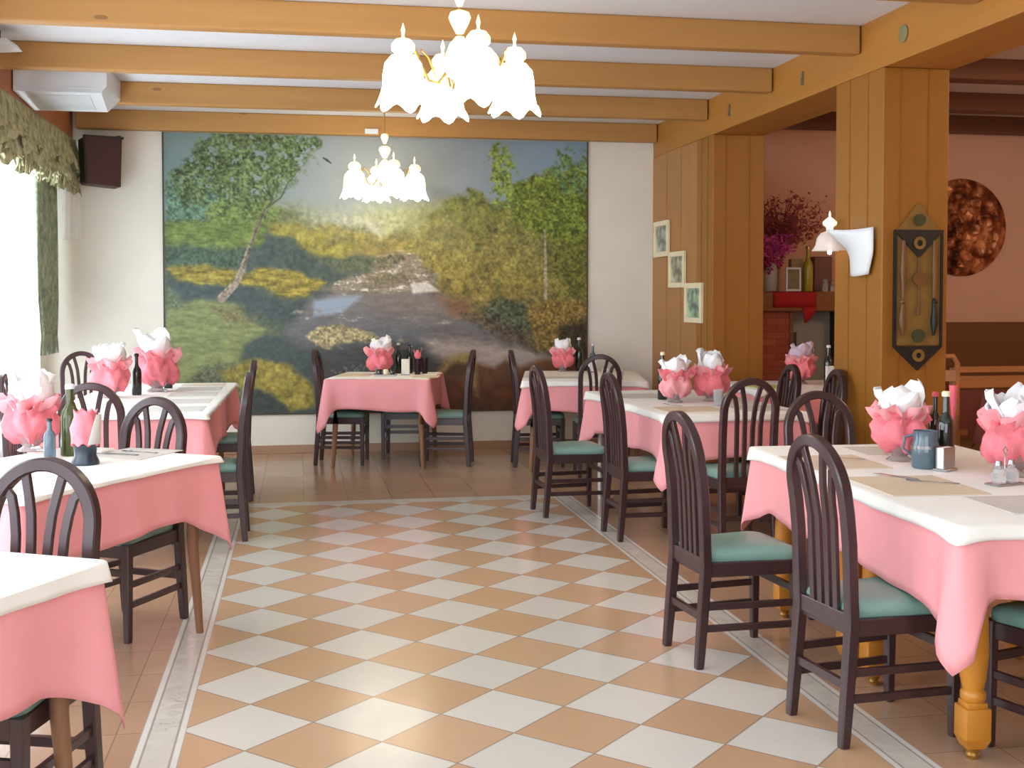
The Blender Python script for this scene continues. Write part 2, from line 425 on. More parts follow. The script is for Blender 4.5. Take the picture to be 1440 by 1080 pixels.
    # water
    lay(mask([(428, 418), (470, 406), (520, 404), (606, 410), (640, 436), (690, 464), (760, 486), (812, 500), (800, 582), (400, 582), (392, 462), (410, 446)], 4, 5), grad(yy, [(404, (128, 120, 116)), (440, (116, 114, 116)), (470, (104, 106, 110)), (500, (78, 82, 84)), (560, (66, 70, 68))]), streak, .22)
    lay(mask([(432, 420), (470, 416), (500, 415), (470, 438), (430, 444)], 2, 3), (146, 164, 188), streak, .06)
    lay(mask([(510, 424), (560, 412), (610, 414), (640, 440), (600, 452), (530, 440)], 4, 14)*.7, (134, 118, 110), streak, .25)
    lay(mask([(584, 478), (640, 470), (700, 484), (770, 496), (818, 508), (780, 524), (700, 530), (640, 520), (600, 500)], 4, 8), (168, 152, 142), streak, .2)
    lay(mask([(590, 452), (640, 462), (700, 480), (640, 484), (596, 474)], 4, 8)*.8, (110, 98, 98), streak, .3)
    lay(mask([(436, 492), (520, 484), (580, 492), (580, 560), (430, 560)], 5, 10), (68, 72, 72), streak, .25)
    lay(mask([(448, 520), (520, 510), (540, 516), (470, 530)], 5, 4)*.7*np.clip((leaf-.5)*8, 0, 1), (150, 150, 140))
    # far rocks of the stream
    rk = mask([(440, 404), (476, 392), (516, 378), (520, 360), (556, 350), (590, 356), (596, 376), (612, 406), (560, 410), (470, 412)], 6, 4)
    lay(rk, (150, 138, 118), streak, .55)
    lay(rk*np.clip((streak-.56)*10, 0, 1), (226, 220, 210))
    lay(mask([(518, 362), (548, 352), (560, 360), (540, 376), (522, 376)], 4, 3), (104, 100, 74), leaf, .7)
    lay(mask([(506, 386), (556, 380), (566, 392), (520, 400)], 4, 4)*.8, (118, 108, 74), leaf, .5)
    lay(mask([(566, 398), (588, 394), (612, 408), (570, 412)], 2, 2), (214, 208, 200), leaf, .15)
    # rock in the water
    lay(mask([(420, 472), (438, 458), (470, 454), (500, 464), (524, 474), (512, 480), (470, 482), (446, 490), (432, 482)], 4, 2), (170, 156, 108), leaf, .7)
    lay(mask([(396, 440), (480, 436), (640, 450), (620, 500), (430, 490)], 4, 6)*np.clip((streak-.66)*9, 0, 1)*.7, (186, 186, 186))
    for bx, by, bw in ((408, 437, 9), (436, 436, 6), (556, 478, 8), (614, 452, 14), (520, 500, 10)):
        lay(mask([(bx-bw, by+2), (bx, by-3), (bx+bw, by), (bx+bw*.6, by+3)], 2, 2)*.85, (150, 144, 128), leaf, .5)
    for bx, by, bw in ((470, 336, 26), (500, 322, 18), (520, 340, 22), (400, 306, 22), (560, 330, 26), (590, 352, 18)):
        lay(mask([(bx-bw, by+6), (bx-bw*.4, by-8), (bx+bw*.3, by-5), (bx+bw, by+6)], 8, 5)*.6, (104, 108, 66), leaf, .6)
    # right bank
    rb = mask([(556, 350), (582, 322), (604, 292), (640, 272), (660, 264), (690, 280), (720, 262), (760, 240), (840, 214), (840, 500), (800, 506), (744, 488), (690, 468), (646, 440), (614, 412), (604, 384), (580, 362)], 12, 4)
    lay(rb, grad(yy, [(230, (112, 130, 48)), (300, (134, 136, 54)), (350, (146, 134, 62)), (392, (158, 140, 54)), (430, (140, 118, 54)), (480, (104, 88, 52))]), leaf*.6+leaf2*.4, .6)
    lay(rb*np.clip((n_mid-.56)*6, 0, 1)*.5, (84, 94, 44), leaf, .6)
    lay(rb*np.clip((fbm(20, 4)-.54)*7, 0, 1)*.45, (184, 172, 78), leaf, .5)
    lay(rb*np.clip((fbm(26, 4)-.56)*7, 0, 1)*.45, (92, 84, 44), leaf, .6)
    lay(mask([(560, 300), (620, 290), (660, 300), (640, 340), (580, 350)], 10, 20)*.35, (176, 170, 110))
    lay(mask([(604, 414), (650, 420), (660, 450), (630, 446)], 5, 8), (138, 98, 66), streak, .25)
    lay(mask([(676, 428), (700, 416), (740, 424), (744, 470), (700, 470), (670, 452)], 8, 6), (78, 86, 58), leaf, .85)
    lay(mask([(640, 440), (690, 446), (740, 474), (790, 492), (780, 506), (730, 490), (680, 470)], 6, 6)*.8, (90, 76, 58), leaf, .8)
    lay(mask([(736, 430), (780, 424), (828, 420), (828, 470), (790, 500), (750, 490)], 8, 6), (146, 116, 48), leaf, .75)
    lay(mask([(780, 462), (828, 446), (828, 510), (790, 500)], 6, 6), (66, 54, 34), leaf, .7)
    lay(mask([(772, 340), (828, 300), (828, 420), (790, 410)], 12, 10)*.8, (104, 112, 34), leaf, .8)
    t1 = mask([(676, 250), (682, 226), (674, 222), (690, 196), (710, 198), (716, 226), (720, 250), (736, 262), (720, 290), (690, 280)], 10, 4)*np.clip((fbm(9, 3)-.38)*9, 0, 1)
    lay(t1, (132, 158, 62), leaf, .7)
    t2 = mask([(716, 262), (740, 240), (776, 236), (830, 224), (830, 330), (740, 326), (718, 300)], 12, 5)
    lay(t2, (116, 134, 40), leaf, .8)
    lay(mask([(766, 226), (778, 206), (800, 200), (828, 198), (828, 272), (790, 262)], 10, 4)*np.clip((fbm(8, 3)-.42)*9, 0, 1), (112, 148, 84), leaf, .7)
    # left foreground mounds
    lay(mask([(230, 424), (276, 420), (320, 424), (344, 446), (384, 470), (350, 476), (332, 506), (330, 550), (230, 560)], 5, 4), (134, 146, 84), streak, .35)
    lay(mask([(290, 430), (330, 432), (350, 452), (310, 452)], 6, 6)*.7, (128, 112, 74), leaf, .5)
    lay(mask([(232, 404), (250, 412), (256, 430), (232, 436)], 5, 4), (104, 124, 86), leaf, .4)
    lay(mask([(334, 482), (366, 466), (392, 474), (430, 500), (440, 584), (360, 584), (326, 540)], 4, 5), (70, 86, 84), n_fine, .16)
    lay(mask([(280, 512), (330, 508), (360, 516), (330, 560), (270, 560), (262, 530)], 6, 6), (102, 110, 76), leaf, .5)
    lay(mask([(302, 520), (352, 502), (392, 510), (430, 540), (436, 570), (400, 578), (356, 548), (316, 540)], 5, 4), (160, 144, 52), leaf2, .45)
    lay(mask([(340, 540), (372, 552), (404, 584), (330, 584)], 4, 4), (66, 74, 70), n_fine, .2)
    lay(mask([(230, 540), (300, 540), (340, 584), (230, 584)], 5, 5), (112, 116, 70), leaf, .4)
    # brown bank at lower right
    lay(mask([(588, 548), (606, 520), (640, 504), (668, 512), (690, 520), (704, 508), (726, 520), (760, 506), (800, 510), (828, 506), (828, 584), (588, 584)], 3, 4), grad(yy, [(500, (122, 78, 46)), (550, (112, 62, 34)), (582, (92, 58, 30))]), n_mid, .3)
    lay(mask([(604, 528), (616, 506), (646, 496), (662, 502), (664, 560), (640, 520), (620, 530)], 2, 4), (154, 128, 66), n_fine, .3)
    lay(mask([(612, 530), (630, 510), (652, 512), (650, 530)], 2, 4), (84, 62, 38))
    lay(mask([(684, 540), (690, 516), (704, 508), (718, 516), (724, 540)], 1, 3)*.7, (104, 66, 46))
    # trunks, bird
    def stroke(pts, c, tex=None):
        for (x1, y1, w1), (x2, y2, w2) in zip(pts, pts[1:]):
            L = (x2-x1)**2+(y2-y1)**2; t = np.clip(((xx-x1)*(x2-x1)+(yy-y1)*(y2-y1))/L, 0, 1)
            d = np.hypot(xx+wx*3-x1-t*(x2-x1), yy-y1-t*(y2-y1)); lay(np.clip((w1+(w2-w1)*t)-d+.5, 0, 1), c, tex, .5)
    stroke([(306, 418, 6), (326, 396, 4.5), (334, 378, 4), (341, 354, 3), (352, 326, 2.4), (360, 308, 2), (368, 292, 1.6)], (160, 144, 122), leaf)
    stroke([(336, 376, 2), (352, 326, 1.6), (366, 294, 1.2)], (110, 100, 84), leaf)
    stroke([(368, 292, 1.4), (386, 278, 1.1), (398, 256, .8), (412, 238, .5)], (88, 92, 66))
    stroke([(372, 290, 1.2), (378, 262, .8), (384, 248, .5)], (90, 96, 66))
    stroke([(762, 318, 1), (763, 350, 1.8), (764, 390, 2.3), (764, 418, 2.4)], (176, 164, 136), leaf)
    stroke([(446, 221, 1), (451, 224, 1.6), (456, 228, .8)], (60, 60, 62))
    gm = img.mean(-1, keepdims=True); img = gm+(img-gm)*.82; img = img*.95+8
    img = np.clip(img, 2, 255)/255
    L = np.where(img <= .04045, img/12.92, ((img+.055)/1.055)**2.4)
    # mesh grid in the wall plane, with its own thickness
    x0, x1, z0, z1 = -1.321, 2.866, .397, 3.13
    gx = np.linspace(0, x1-x0, W); gz = np.linspace(z1-z0, 0, H)
    co = np.zeros((H*W, 3)); co[:, 0] = np.tile(gx, H); co[:, 2] = np.repeat(gz, W)
    idx = np.arange(H*W).reshape(H, W)
    f = np.stack([idx[:-1, :-1], idx[1:, :-1], idx[1:, 1:], idx[:-1, 1:]], -1).reshape(-1, 4)
    me = bpy.data.meshes.new('mural_print'); nf = len(f)
    me.vertices.add(H*W); me.vertices.foreach_set('co', co.ravel())
    me.loops.add(nf*4); me.loops.foreach_set('vertex_index', f.ravel())
    me.polygons.add(nf); me.polygons.foreach_set('loop_start', np.arange(nf)*4); me.polygons.foreach_set('loop_total', np.full(nf, 4))
    me.update(calc_edges=True)
    ca = me.color_attributes.new('print', 'FLOAT_COLOR', 'POINT')
    rgba = np.ones((H*W, 4)); rgba[:, :3] = L.reshape(-1, 3); ca.data.foreach_set('color', rgba.ravel())
    t = NT('mural_paper'); at = t.n('Attribute', attribute_name='print')
    t.set(Base_Color=at.outputs['Color'], Roughness=.45, Specular_IOR_Level=.3); me.materials.append(t.m)
    root = thing('wall_mural', 'large landscape mural of a stream, birches and grassy banks', 'mural', (x0, YF-.013, z0))
    o = bpy.data.objects.new('mural_print', me); COL.objects.link(o); o.parent = root
    w, h = x1-x0, z1-z0
    MB().span((0, .001, 0), (w, .012, h)).build('backing_board', M['white'], root, smooth=0)
    m = MB(); m.span((-.016, -.006, -.01), (0, .012, h)); m.span((w, -.006, -.01), (w+.012, .012, h)); m.span((-.016, -.006, -.012), (w+.012, .012, 0))
    m.build('edge_strip', plain('dark_edge', (78, 66, 54), .5), root, smooth=0)
make_mural()

# ------------------------------------------------------------------ chairs
def make_chair():
    t = thing('dining_chair', '', 'chair'); w = M['chair']
    bx = lambda z: float(np.interp(z, [0, .42, .75, 1.06], [-.232, -.2, -.214, -.262]))
    hw, zb, ah = .165, .86, .18
    pts = [(bx(z), -hw, z) for z in (.42, .5, .6, .7, .8)]
    for k in range(0, 25):
        a = PI-PI*k/24; y, z = hw*math.cos(a), zb+ah*math.sin(a); pts.append((bx(z), y, z))
    pts += [(bx(z), hw, z) for z in (.8, .7, .6, .5, .42)]
    MB().tube(pts, 1, ref=(1, 0, 0), rect=(.021, .0205)).build('back_frame', w, t)
    for s in (-1, 1):
        MB().tube([(bx(z), s*(hw+.006*(1-z/.42)), z) for z in (0, .02, .14, .28, .425)], [.78, .86, .95, 1, 1.02], ref=(1, 0, 0), rect=(.021, .0205)).build('leg', w, t)
    for s in (-1, 1):
        MB().tube([(.2, s*.188, z) for z in (0, .02, .2, .44)], [.7, .78, .9, 1.05], ref=(1, 0, 0), rect=(.02, .02)).build('leg', w, t)
    for y0, y1, y2 in ((.025, .034, .062), (.075, .088, .125)):
        zt = zb+ah*math.sqrt(1-(y2/hw)**2)-.012
        for s in (-1, 1):
            p = []
            for z, y in ((.43, y0), (.6, y0), (.76, y0+.001), (.83, y0+.004), (.89, y1), (.94, y1+(y2-y1)*.35), (zt, y2)):
                p.append((bx(z), s*y, z))
            MB().tube(p, 1, ref=(1, 0, 0), rect=(.009, .0135)).build('slat', w, t)
    MB().box((-.2, 0, .425), (.026, 2*hw-.03, .062), bev=.003).build('back_rail', w, t, smooth=0)
    m = MB()
    for s in (-1, 1): m.tube([(-.2, s*(hw-.004), .408), (.2, s*.184, .408)], 1, ref=(0, 0, 1), rect=(.03, .012))
    m.box((.2, 0, .408), (.024, .36, .06)); m.box((-.195, 0, .4), (.02, .3, .04))
    m.build('seat_frame', w, t, smooth=0)
    def outline(k, z):
        P = []; c = [(-.19, -hw+.018), (.222, -.2), (.222, .2), (-.19, hw-.018)]; r = [.012, .07, .07, .012]
        n = len(c)
        for i in range(n):
            A, B, C = Vector(c[i-1]), Vector(c[i]), Vector(c[(i+1) % n])
            u, v = (A-B).normalized(), (C-B).normalized()
            for j in range(7):
                q = j/6; a = B+u*r[i]; b = B+v*r[i]
                P.append((1-q)**2*a+2*q*(1-q)*B+q*q*b)
        cen = Vector((.015, 0))
        return [(cen.x+(p.x-cen.x)*k, (p.y)*k, z) for p in P]
    MB().rings([outline(.97, .434), outline(1, .442), outline(1.008, .462), outline(.99, .476), outline(.94, .486), outline(.8, .494), outline(.5, .499), outline(.2, .501)]).build('seat', M['seat'], t, smooth=60)
    for s in (-1, 1):
        for z in (.255, .164):
            MB().tube([(bx(z), s*(hw+.002), z), (.2, s*.187, z)], 1, ref=(0, 0, 1), rect=(.014, .009)).build('stretcher', w, t, smooth=0)
    MB().box((.2, 0, .31), (.018, .36, .03)).build('stretcher', w, t, smooth=0)
    MB().box((-.214, 0, .21), (.018, .32, .03)).build('stretcher', w, t, smooth=0)
    return t
chair0 = make_chair(); chair_used = [False]
def chair(bx, by, deg, label):
    """bx,by: where the back stands on the floor; deg: facing direction, 0 = +X"""
    a = math.radians(deg); loc = (bx+.225*math.cos(a), by+.225*math.sin(a), 0)
    if not chair_used[0]:
        chair_used[0] = True; o = chair0; o.location = loc; o.rotation_euler.z = a; o['label'] = label
    else: o = dup(chair0, loc, a, label)
    o['group'] = 'dark wooden dining chairs'
    return o
chair(1.772, -.40, 7, 'dark chair with green seat nearest the turned golden table leg')
chair(1.577, .51, 5, 'dark chair with pale green seat just behind the nearest one at the long right table')
chair(2.59, 1.37, -95, 'dark arched chair at the far end of the near right table')
chair(2.585, -1.0, 106, 'dark chair cut off by the lower right corner of the photo')
chair(1.64, 3.90, 4, 'dark chair drawn out at the far left corner of the middle right table')
chair(1.94, 3.03, 3, 'dark chair tucked in at the near left corner of the middle right table')
chair(2.62, 2.41, 92, 'dark arched chair seen from behind at the near end of the middle right table')
chair(3.43, 3.72, 178, 'dark chair on the far side of the middle right table, before the lavender paper')
chair(3.49, 3.11, 175, 'dark chair standing right against the big square pillar')
chair(1.90, 6.35, -6, 'dark chair at the left side of the small back table beside the mural')
chair(2.47, 5.42, 80, 'dark arched chair seen from behind at the small back table near the cream wall')
chair(.13, 6.80, -10, 'dark chair at the left end of the centre back table')
chair(1.50, 6.46, 166, 'dark chair at the right end of the centre back table')
chair(.98, 7.33, -98, 'dark chair behind the centre back table, mostly hidden by its pink pot')
chair(-.395, 3.46, 180, 'dark chair seen edge on at the near right corner of the long left table')
chair(-.42, 4.95, 180, 'dark chair seen edge on farther along the long left table')
chair(-1.21, 2.72, 86, 'dark arched chair at the near end of the long left table, behind the green bottle')
chair(-1.96, 6.72, -72, 'dark arched chair in the back corner below the green curtain')
chair(-1.86, 3.62, 0, 'dark chair glimpsed against the bright window at the left of the long table')
chair(-.745, 1.60, -121, 'greyish arched chair behind the left table with the coral cloth side')
chair(-.81, -.585, -109, 'large greyish arched chair at the left edge, behind the nearest left table')

# ------------------------------------------------------------------ tables and cloths
ZT = .803
def table(c, rz, w, d, label, kind='wood', group='dining tables', iy=.075):
    t = thing('dining_table', label, 'table', (c[0], c[1], 0), rz, group)
    top = M['gold_wood'] if kind == 'turned' else M['leg_wood']
    MB().box((0, 0, ZT-.016), (w, d, .032), bev=.006).build('tabletop', top, t, smooth=0)
    m = MB(); ins = .115 if kind == 'turned' else .075
    iy = max(iy, ins)
    for s in (-1, 1):
        m.box((0, s*(d/2-ins), ZT-.075), (w-2*ins-.04, .022, .085)); m.box((s*(w/2-ins), 0, ZT-.075), (.022, d-2*ins-.04, .085))
    m.build('apron', top, t, smooth=0)
    for sx in (-1, 1):
        for sy in (-1, 1):
            x, y = sx*(w/2-ins), sy*(d/2-iy)
            if kind == 'turned':
                m = MB().box((x, y, .71), (.085, .085, .12), bev=.006)
                m.lathe([(.03, .64), (.043, .635), (.043, .61), (.03, .6), (.036, .57), (.048, .46), (.05, .36), (.044, .28), (.034, .235), (.042, .225), (.042, .205), (.034, .195)], 20, (x, y, 0))
                m.box((x, y, .125), (.088, .088, .105), bev=.004)
                m.rings([[(x+a*k, y+b*k, z) for a, b in ((-1, -1), (1, -1), (1, 1), (-1, 1))] for k, z in ((.044, .075), (.03, .04))])
                m.box((x, y, .186), (.07, .07, .02), bev=.004)
                lg = m.build('leg', M['gold_wood'], t)
                MB().lathe([(.018, .04), (.024, .034), (.02, .024), (.026, .016), (.018, .0), (.001, 0)], 16, (x, y, 0), caps=False).build('brass_foot', M['brass'], lg)
            elif kind == 'metal':
                MB().tube([(x, y, 0), (x, y, .76)], .021, 14).build('leg', M['metal_leg'], t)
            else:
                MB().tube([(x+sx*.02, y+sy*.02, 0), (x, y, .4), (x, y, .76)], [.017, .026, .032], 14).build('leg', M['leg_wood'], t)
    return t

def cloth(name, label, cat, c, rz, w, d, zt, drop, cdrop, out, amp, seed, mat, group, cornflare=.07, rows=9, fdrop=None):
    R = random.Random(seed); m = MB()
    P = []  # (pos, normal, distance along to corner)
    hx, hy = w/2, d/2; rc = .018
    corners = [(hx, -hy, -PI/2), (hx, hy, 0), (-hx, hy, PI/2), (-hx, -hy, PI)]
    sides = [((hx, -hy), (hx, hy), (1, 0)), ((hx, hy), (-hx, hy), (0, 1)), ((-hx, hy), (-hx, -hy), (-1, 0)), ((-hx, -hy), (hx, -hy), (0, -1))]
    for (cx, cy, a0), (p, q, nrm) in zip(corners, sides):
        for k in range(7):
            a = a0+PI/2*k/6
            P.append((Vector((cx-math.copysign(rc, cx)+rc*math.cos(a), cy-math.copysign(rc, cy)+rc*math.sin(a))), Vector((math.cos(a), math.sin(a))), -(1-abs(k-3)/3)))
        L = math.dist(p, q); n = max(10, int(L/.035))
        for k in range(1, n):
            u = k/n; l = rc+(L-2*rc)*u; dc = min(l, L-l)
            P.append((Vector(p).lerp(Vector(q), l/L), Vector(nrm), dc))
    n = len(P); ph = [R.uniform(0, 6.28) for _ in range(5)]; ck = [R.uniform(.92, 1.1) for _ in range(4)]
    s = 0; S = []
    for i in range(n): S.append(s); s += (P[(i+1) % n][0]-P[i][0]).length
    rings = [[(p.x-nr.x*.012, p.y-nr.y*.012, zt) for p, nr, _ in P], [(p.x, p.y, zt-.002) for p, nr, _ in P]]
    for k in range(0, rows+1):
        f = k/rows; r = []
        for i, (p, nr, dc) in enumerate(P):
            tip = max(0, -dc); dc = max(0, dc)
            q = 0 if p.x*p.y > 0 else 1
            q += 2 if p.x < 0 else 0
            end = abs(nr.y) > .8 and tip == 0
            g = max(0, 1-dc/(.10 if end else .27))**1.25
            base = fdrop if (fdrop and nr.y < -.7) else drop
            dd = base+(cdrop*ck[q]-base)*g + .045*drop*math.sin(S[i]*7+ph[0])*(1-g) + tip*.5*(cdrop-drop)
            wave = amp*(math.sin(S[i]*15+ph[1])+.7*math.sin(S[i]*27+ph[2]))*(1-g)
            cr = math.sin(dc*62+ph[3]+q)*.011*math.exp(-((dc-.07)/.09)**2)*(1 if rows > 4 else 0)
            o = out+f**.8*(wave+amp*.8)+f*(cornflare*math.exp(-(dc/.085)**2)-.6*cornflare*math.exp(-((dc-.16)/.06)**2)+cr)
            o = max(o, out*.8)
            z = zt-min(.006, dd*.5)-(dd-min(.006, dd*.5))*f
            r.append((p.x+nr.x*o, p.y+nr.y*o, z))
        rings.append(r)
    m.rings(rings, True, False)
    ob = m.build(name, mat, None, smooth=50, loc=(c[0], c[1], 0)); ob.rotation_euler.z = rz
    md = ob.modifiers.new('thick', 'SOLIDIFY'); md.thickness = .003 if drop > .01 else .0012; md.offset = -1
    return tag(ob, label, cat, group)
def dressed(c, deg, w, d, tl, kind, cl, wl, seed, drop=.285, cdrop=.40, split=False, flare=.07, iy=.075, wdrop=.05, fdrop=None):
    rz = math.radians(deg)
    if split:
        for s, l in zip((-1, 1), tl):
            off = s*d/4; table((c[0]-math.sin(rz)*off, c[1]+math.cos(rz)*off), rz, w, d/2-.004, l, kind)
    else: table(c, rz, w, d, tl, kind, iy=iy)
    cloth('tablecloth', cl, 'tablecloth', c, rz, w+.012, d+.012, ZT+.005, drop, cdrop, .008, .006, seed, M['pink'], 'pink tablecloths', flare, 9, fdrop)
    cloth('table_topper', wl, 'tablecloth', c, rz, w+(.034 if wdrop > .02 else -.012), d+(.034 if wdrop > .02 else -.012), ZT+(.011 if wdrop > .01 else .0112), wdrop, wdrop*1.2, .008 if wdrop > .02 else .001, .0025 if wdrop > .02 else .0005, seed+50, M['white_cloth'], 'white toppers over the pink cloths', .012, 3)
def at(nl, deg, w, d):
    """centre from the near left corner"""
    a = math.radians(deg); e1 = Vector((math.cos(a), math.sin(a))); e2 = Vector((-math.sin(a), math.cos(a)))
    p = Vector(nl)+e1*w/2+e2*d/2; return (p.x, p.y)
T1 = at((2.05, -.84), -2.8, .99, 1.99)
dressed(T1, -2.8, .99, 1.99, ['golden wooden table on turned legs at the near end of the right row', 'golden wooden table on turned legs at the far half of the near right cloth'], 'turned',
        'long pink tablecloth falling over the golden turned legs', 'white topper with placemats and the dark oil bottle on the near right table', 1, .288, .395, True, flare=.055, fdrop=.25)
T2 = at((2.21, 2.72), 1.5, .92, 1.86)
dressed(T2, 1.5, .92, 1.86, 'dining table on pale metal legs in the middle of the right row', 'metal', 'pink tablecloth over the pale metal table legs', 'white topper under the two pots on the middle right table', 2, .28, .41)
TC = at((.18, 6.38), -14, .93, .98)
dressed(TC, -14, .93, .98, 'square table on light brown tapered legs in front of the mural', 'wood', 'salmon pink tablecloth on the centre back table before the mural', 'white topper on the centre back table before the mural', 3, .28, .4, wdrop=.004)
TF = at((1.89, 5.80), -12, 1.05, 1.38)
dressed(TF, -12, 1.05, 1.38, 'dining table in the back right corner by the cream wall', 'wood', 'pink tablecloth on the table by the right edge of the mural', 'white topper on the table by the right edge of the mural', 4, .27, .36)
T3 = at((-1.62, 3.26), -.8, .99, 2.75)
dressed(T3, -.8, .99, 2.75, 'long dining table by the window below the curtain', 'wood', 'pink tablecloth with a shaded coral side on the long window table', 'white topper covered in beige placemats on the long window table', 5, .285, .36, iy=.62, wdrop=.025)
def corner(br, deg, w, d):
    a = math.radians(deg); e1 = Vector((math.cos(a), math.sin(a))); e2 = Vector((-math.sin(a), math.cos(a)))
    p = Vector(br)-e1*w/2-e2*d/2; return (p.x, p.y)
TL2 = corner((-.425, 1.27), -31, .86, 1.2)
dressed(TL2, -31, .86, 1.2, 'table with a slim brown tapered leg standing on the marble strip', 'wood', 'coral pink tablecloth of the left table with the green bottle', 'bright white topper under the green bottle and wrapped vase', 6, .26, .37, flare=.05, wdrop=.022)
TL1 = corner((-.595, -.89), -28, .86, 1.2)
dressed(TL1, -28, .86, 1.2, 'table with a thick brown leg in the lower left corner', 'wood', 'pink tablecloth in the lower left corner of the photo', 'bare white topper in the lower left corner of the photo', 7, .29, .42, flare=.05)
T4 = (4.02, 4.95)
dressed(T4, 0, .98, .9, 'dining table half hidden behind the big pillar', 'wood', 'pink tablecloth seen between the two pillars', 'white topper seen between the two pillars', 8)
ZC1 = ZT+.0115   # top of the white cloth

# ------------------------------------------------------------------ things on the tables
def pot(x, y, s, seed, label, pale=False, lav=False, nt=6, z=ZC1):
    R = random.Random(seed)
    t = thing('wrapped_flower_pot', label, 'flower pot', (x, y, z), R.uniform(0, 6), 'wrapped pots on the tables'); t.scale = (s,)*3
    MB().lathe([(.001, 0), (.05, 0), (.055, .004), (.03, .02), (.045, .035), (.07, .075), (.074, .11), (.07, .11), (.001, .1)], 20, caps=False).build('glass_bowl', M['clear'], t)
    a, b, c = R.uniform(0, 6), R.uniform(0, 6), R.uniform(0, 6)
    def fr(th, r, zz):
        k = 1+.10*math.sin(4*th+a)+.08*math.sin(7*th+b+zz*30)+.05*math.sin(13*th+c+zz*50)
        return k, .016*math.sin(5*th+b+r*30)+.008*math.sin(11*th+a)
    main = M['crepe_pale'] if pale else M['crepe']
    MB().lathe([(.03, .05), (.075, .055), (.105, .085), (.108, .12), (.092, .15), (.085, .165), (.1, .18), (.112, .195), (.1, .2), (.07, .185), (.02, .17)], 44, fr=fr).build('crepe_ruffle', main, t, smooth=70)
    def fr2(th, r, zz):
        return 1+.12*math.sin(5*th+c)+.10*math.sin(11*th+a), .014*math.sin(7*th+b)+.008*math.sin(13*th+c)
    MB().lathe([(.06, .165), (.09, .175), (.108, .2), (.118, .222), (.112, .224), (.09, .2), (.06, .18)], 52, fr=fr2, caps=False).build('crepe_frill', M['crepe_pale'] if not pale else M['crepe'], t, smooth=70)
    m = MB()
    for k in range(nt):
        th = 2*PI*k/nt+R.uniform(-.3, .3); r0 = R.uniform(.04, .066); h = R.uniform(.11, .165); wd = R.uniform(.12, .17); lean = R.uniform(.02, .075)
        e = Vector((math.cos(th), math.sin(th), 0)); sd = Vector((-e.y, e.x, 0)); rr = []
        for i in range(6):
            f = i/5; row = []
            ww = wd*(1-.15*f) if f < .7 else wd*(.9-(f-.7)*2.2)
            for j in range(5):
                g = j/4-.5; bow = -.12*g*g+R.uniform(-.006, .006)
                row.append(e*(r0+lean*f+bow)+sd*(ww*g+R.uniform(-.005, .005))+Vector((0, 0, .17+h*f+R.uniform(-.006, .006)+.02*abs(g)*f)))
            rr.append(row)
        m.rings(rr, False, False, False)
    o = m.build('tissue_paper', M['lav'] if lav else M['tissue'], t, smooth=25)
    md = o.modifiers.new('thick', 'SOLIDIFY'); md.thickness = .0025
    return t
pot(2.60, .57, 1.08, 11, 'pink wrapped pot with pointed white paper beside the dark oil bottle', nt=5)
pot(2.83, .06, 1.15, 12, 'pink and white wrapped pot cut by the right edge of the photo')
pot(2.52, 3.52, 1.0, 13, 'pale pink wrapped pot at the left of the pair on the middle right table', pale=True)
pot(2.80, 3.58, 1.08, 14, 'fuller pink wrapped pot at the right of the pair on the middle right table')
pot(4.12, 5.05, 1.05, 15, 'pink pot with lavender paper seen between the pillars', lav=True)
pot(.70, 6.84, 1.1, 16, 'pink pot on the centre back table before the mural')
pot(2.50, 7.00, 1.0, 17, 'pink pot on the table at the right edge of the mural')
pot(-1.40, 4.62, 1.25, 18, 'white and pink wrapped pot at the left of the long window table')
pot(-1.13, 5.15, 1.45, 19, 'large wrapped pot on the long window table in front of the cream wall')
pot(-1.30, 1.60, 1.15, 20, 'pink wrapped pot glowing by the window at the left edge')

def bottle(x, y, h, r, label, mat, cap, lab=False, neck=.36, z=ZC1, capname='cap'):
    t = thing('bottle', label, 'bottle', (x, y, z), 0, 'bottles on the tables')
    zs = h*(1-neck)
    MB().lathe([(.001, 0), (r*.95, 0), (r, .006), (r, zs*.86), (r*.9, zs*.96), (r*.5, zs*1.08), (r*.4, zs*1.14), (r*.37, h*.93), (r*.46, h*.935), (r*.46, h*.955), (.001, h*.956)], 24, caps=False).build('glass_body', mat, t)
    MB().lathe([(.001, h*.93), (r*.5, h*.93), (r*.5, h*.985), (r*.36, h), (.001, h)], 16, caps=False).build(capname, cap, t)
    if lab: MB().lathe([(r+.0012, zs*.18), (r+.0012, zs*.66)], 24, caps=False).build('paper_label', M['label'], t)
    return t
bottle(2.70, .36, .325, .036, 'tall dark oil bottle with cream cap beside the blue grey jug', M['bottle'], M['cream_cap'])
bottle(2.80, .62, .30, .03, 'dark bottle with pink top behind the pointed white paper pot', M['bottle'], M['pink_cap'])
bottle(2.50, 3.76, .34, .034, 'dark bottle with cream cap behind the pale pink pot', M['bottle'], M['cream_cap'])
bottle(4.30, 4.90, .33, .036, 'dark bottle with white cap beside the lavender paper', M['bottle'], M['white_plastic'])
bottle(.885, 6.98, .29, .034, 'dark bottle behind the pale cruet box on the centre back table', M['bottle'], M['white_plastic'])
bottle(.99, 6.96, .28, .032, 'dark bottle on the centre back table beside the pink napkin', M['bottle'], M['black'])
bottle(2.67, 7.02, .33, .036, 'black bottle on the table at the right edge of the mural', M['bottle'], M['white_plastic'])
bottle(2.80, 6.98, .27, .03, 'smaller grey bottle on the table at the right edge of the mural', M['bottle_blue'], M['white_plastic'])
bottle(-1.24, 4.83, .31, .036, 'dark bottle between the two wrapped pots of the long window table', M['bottle'], M['black'])
bottle(-1.08, 5.46, .33, .034, 'dark bottle half behind the large pot of the long window table', M['bottle'], M['white_plastic'])
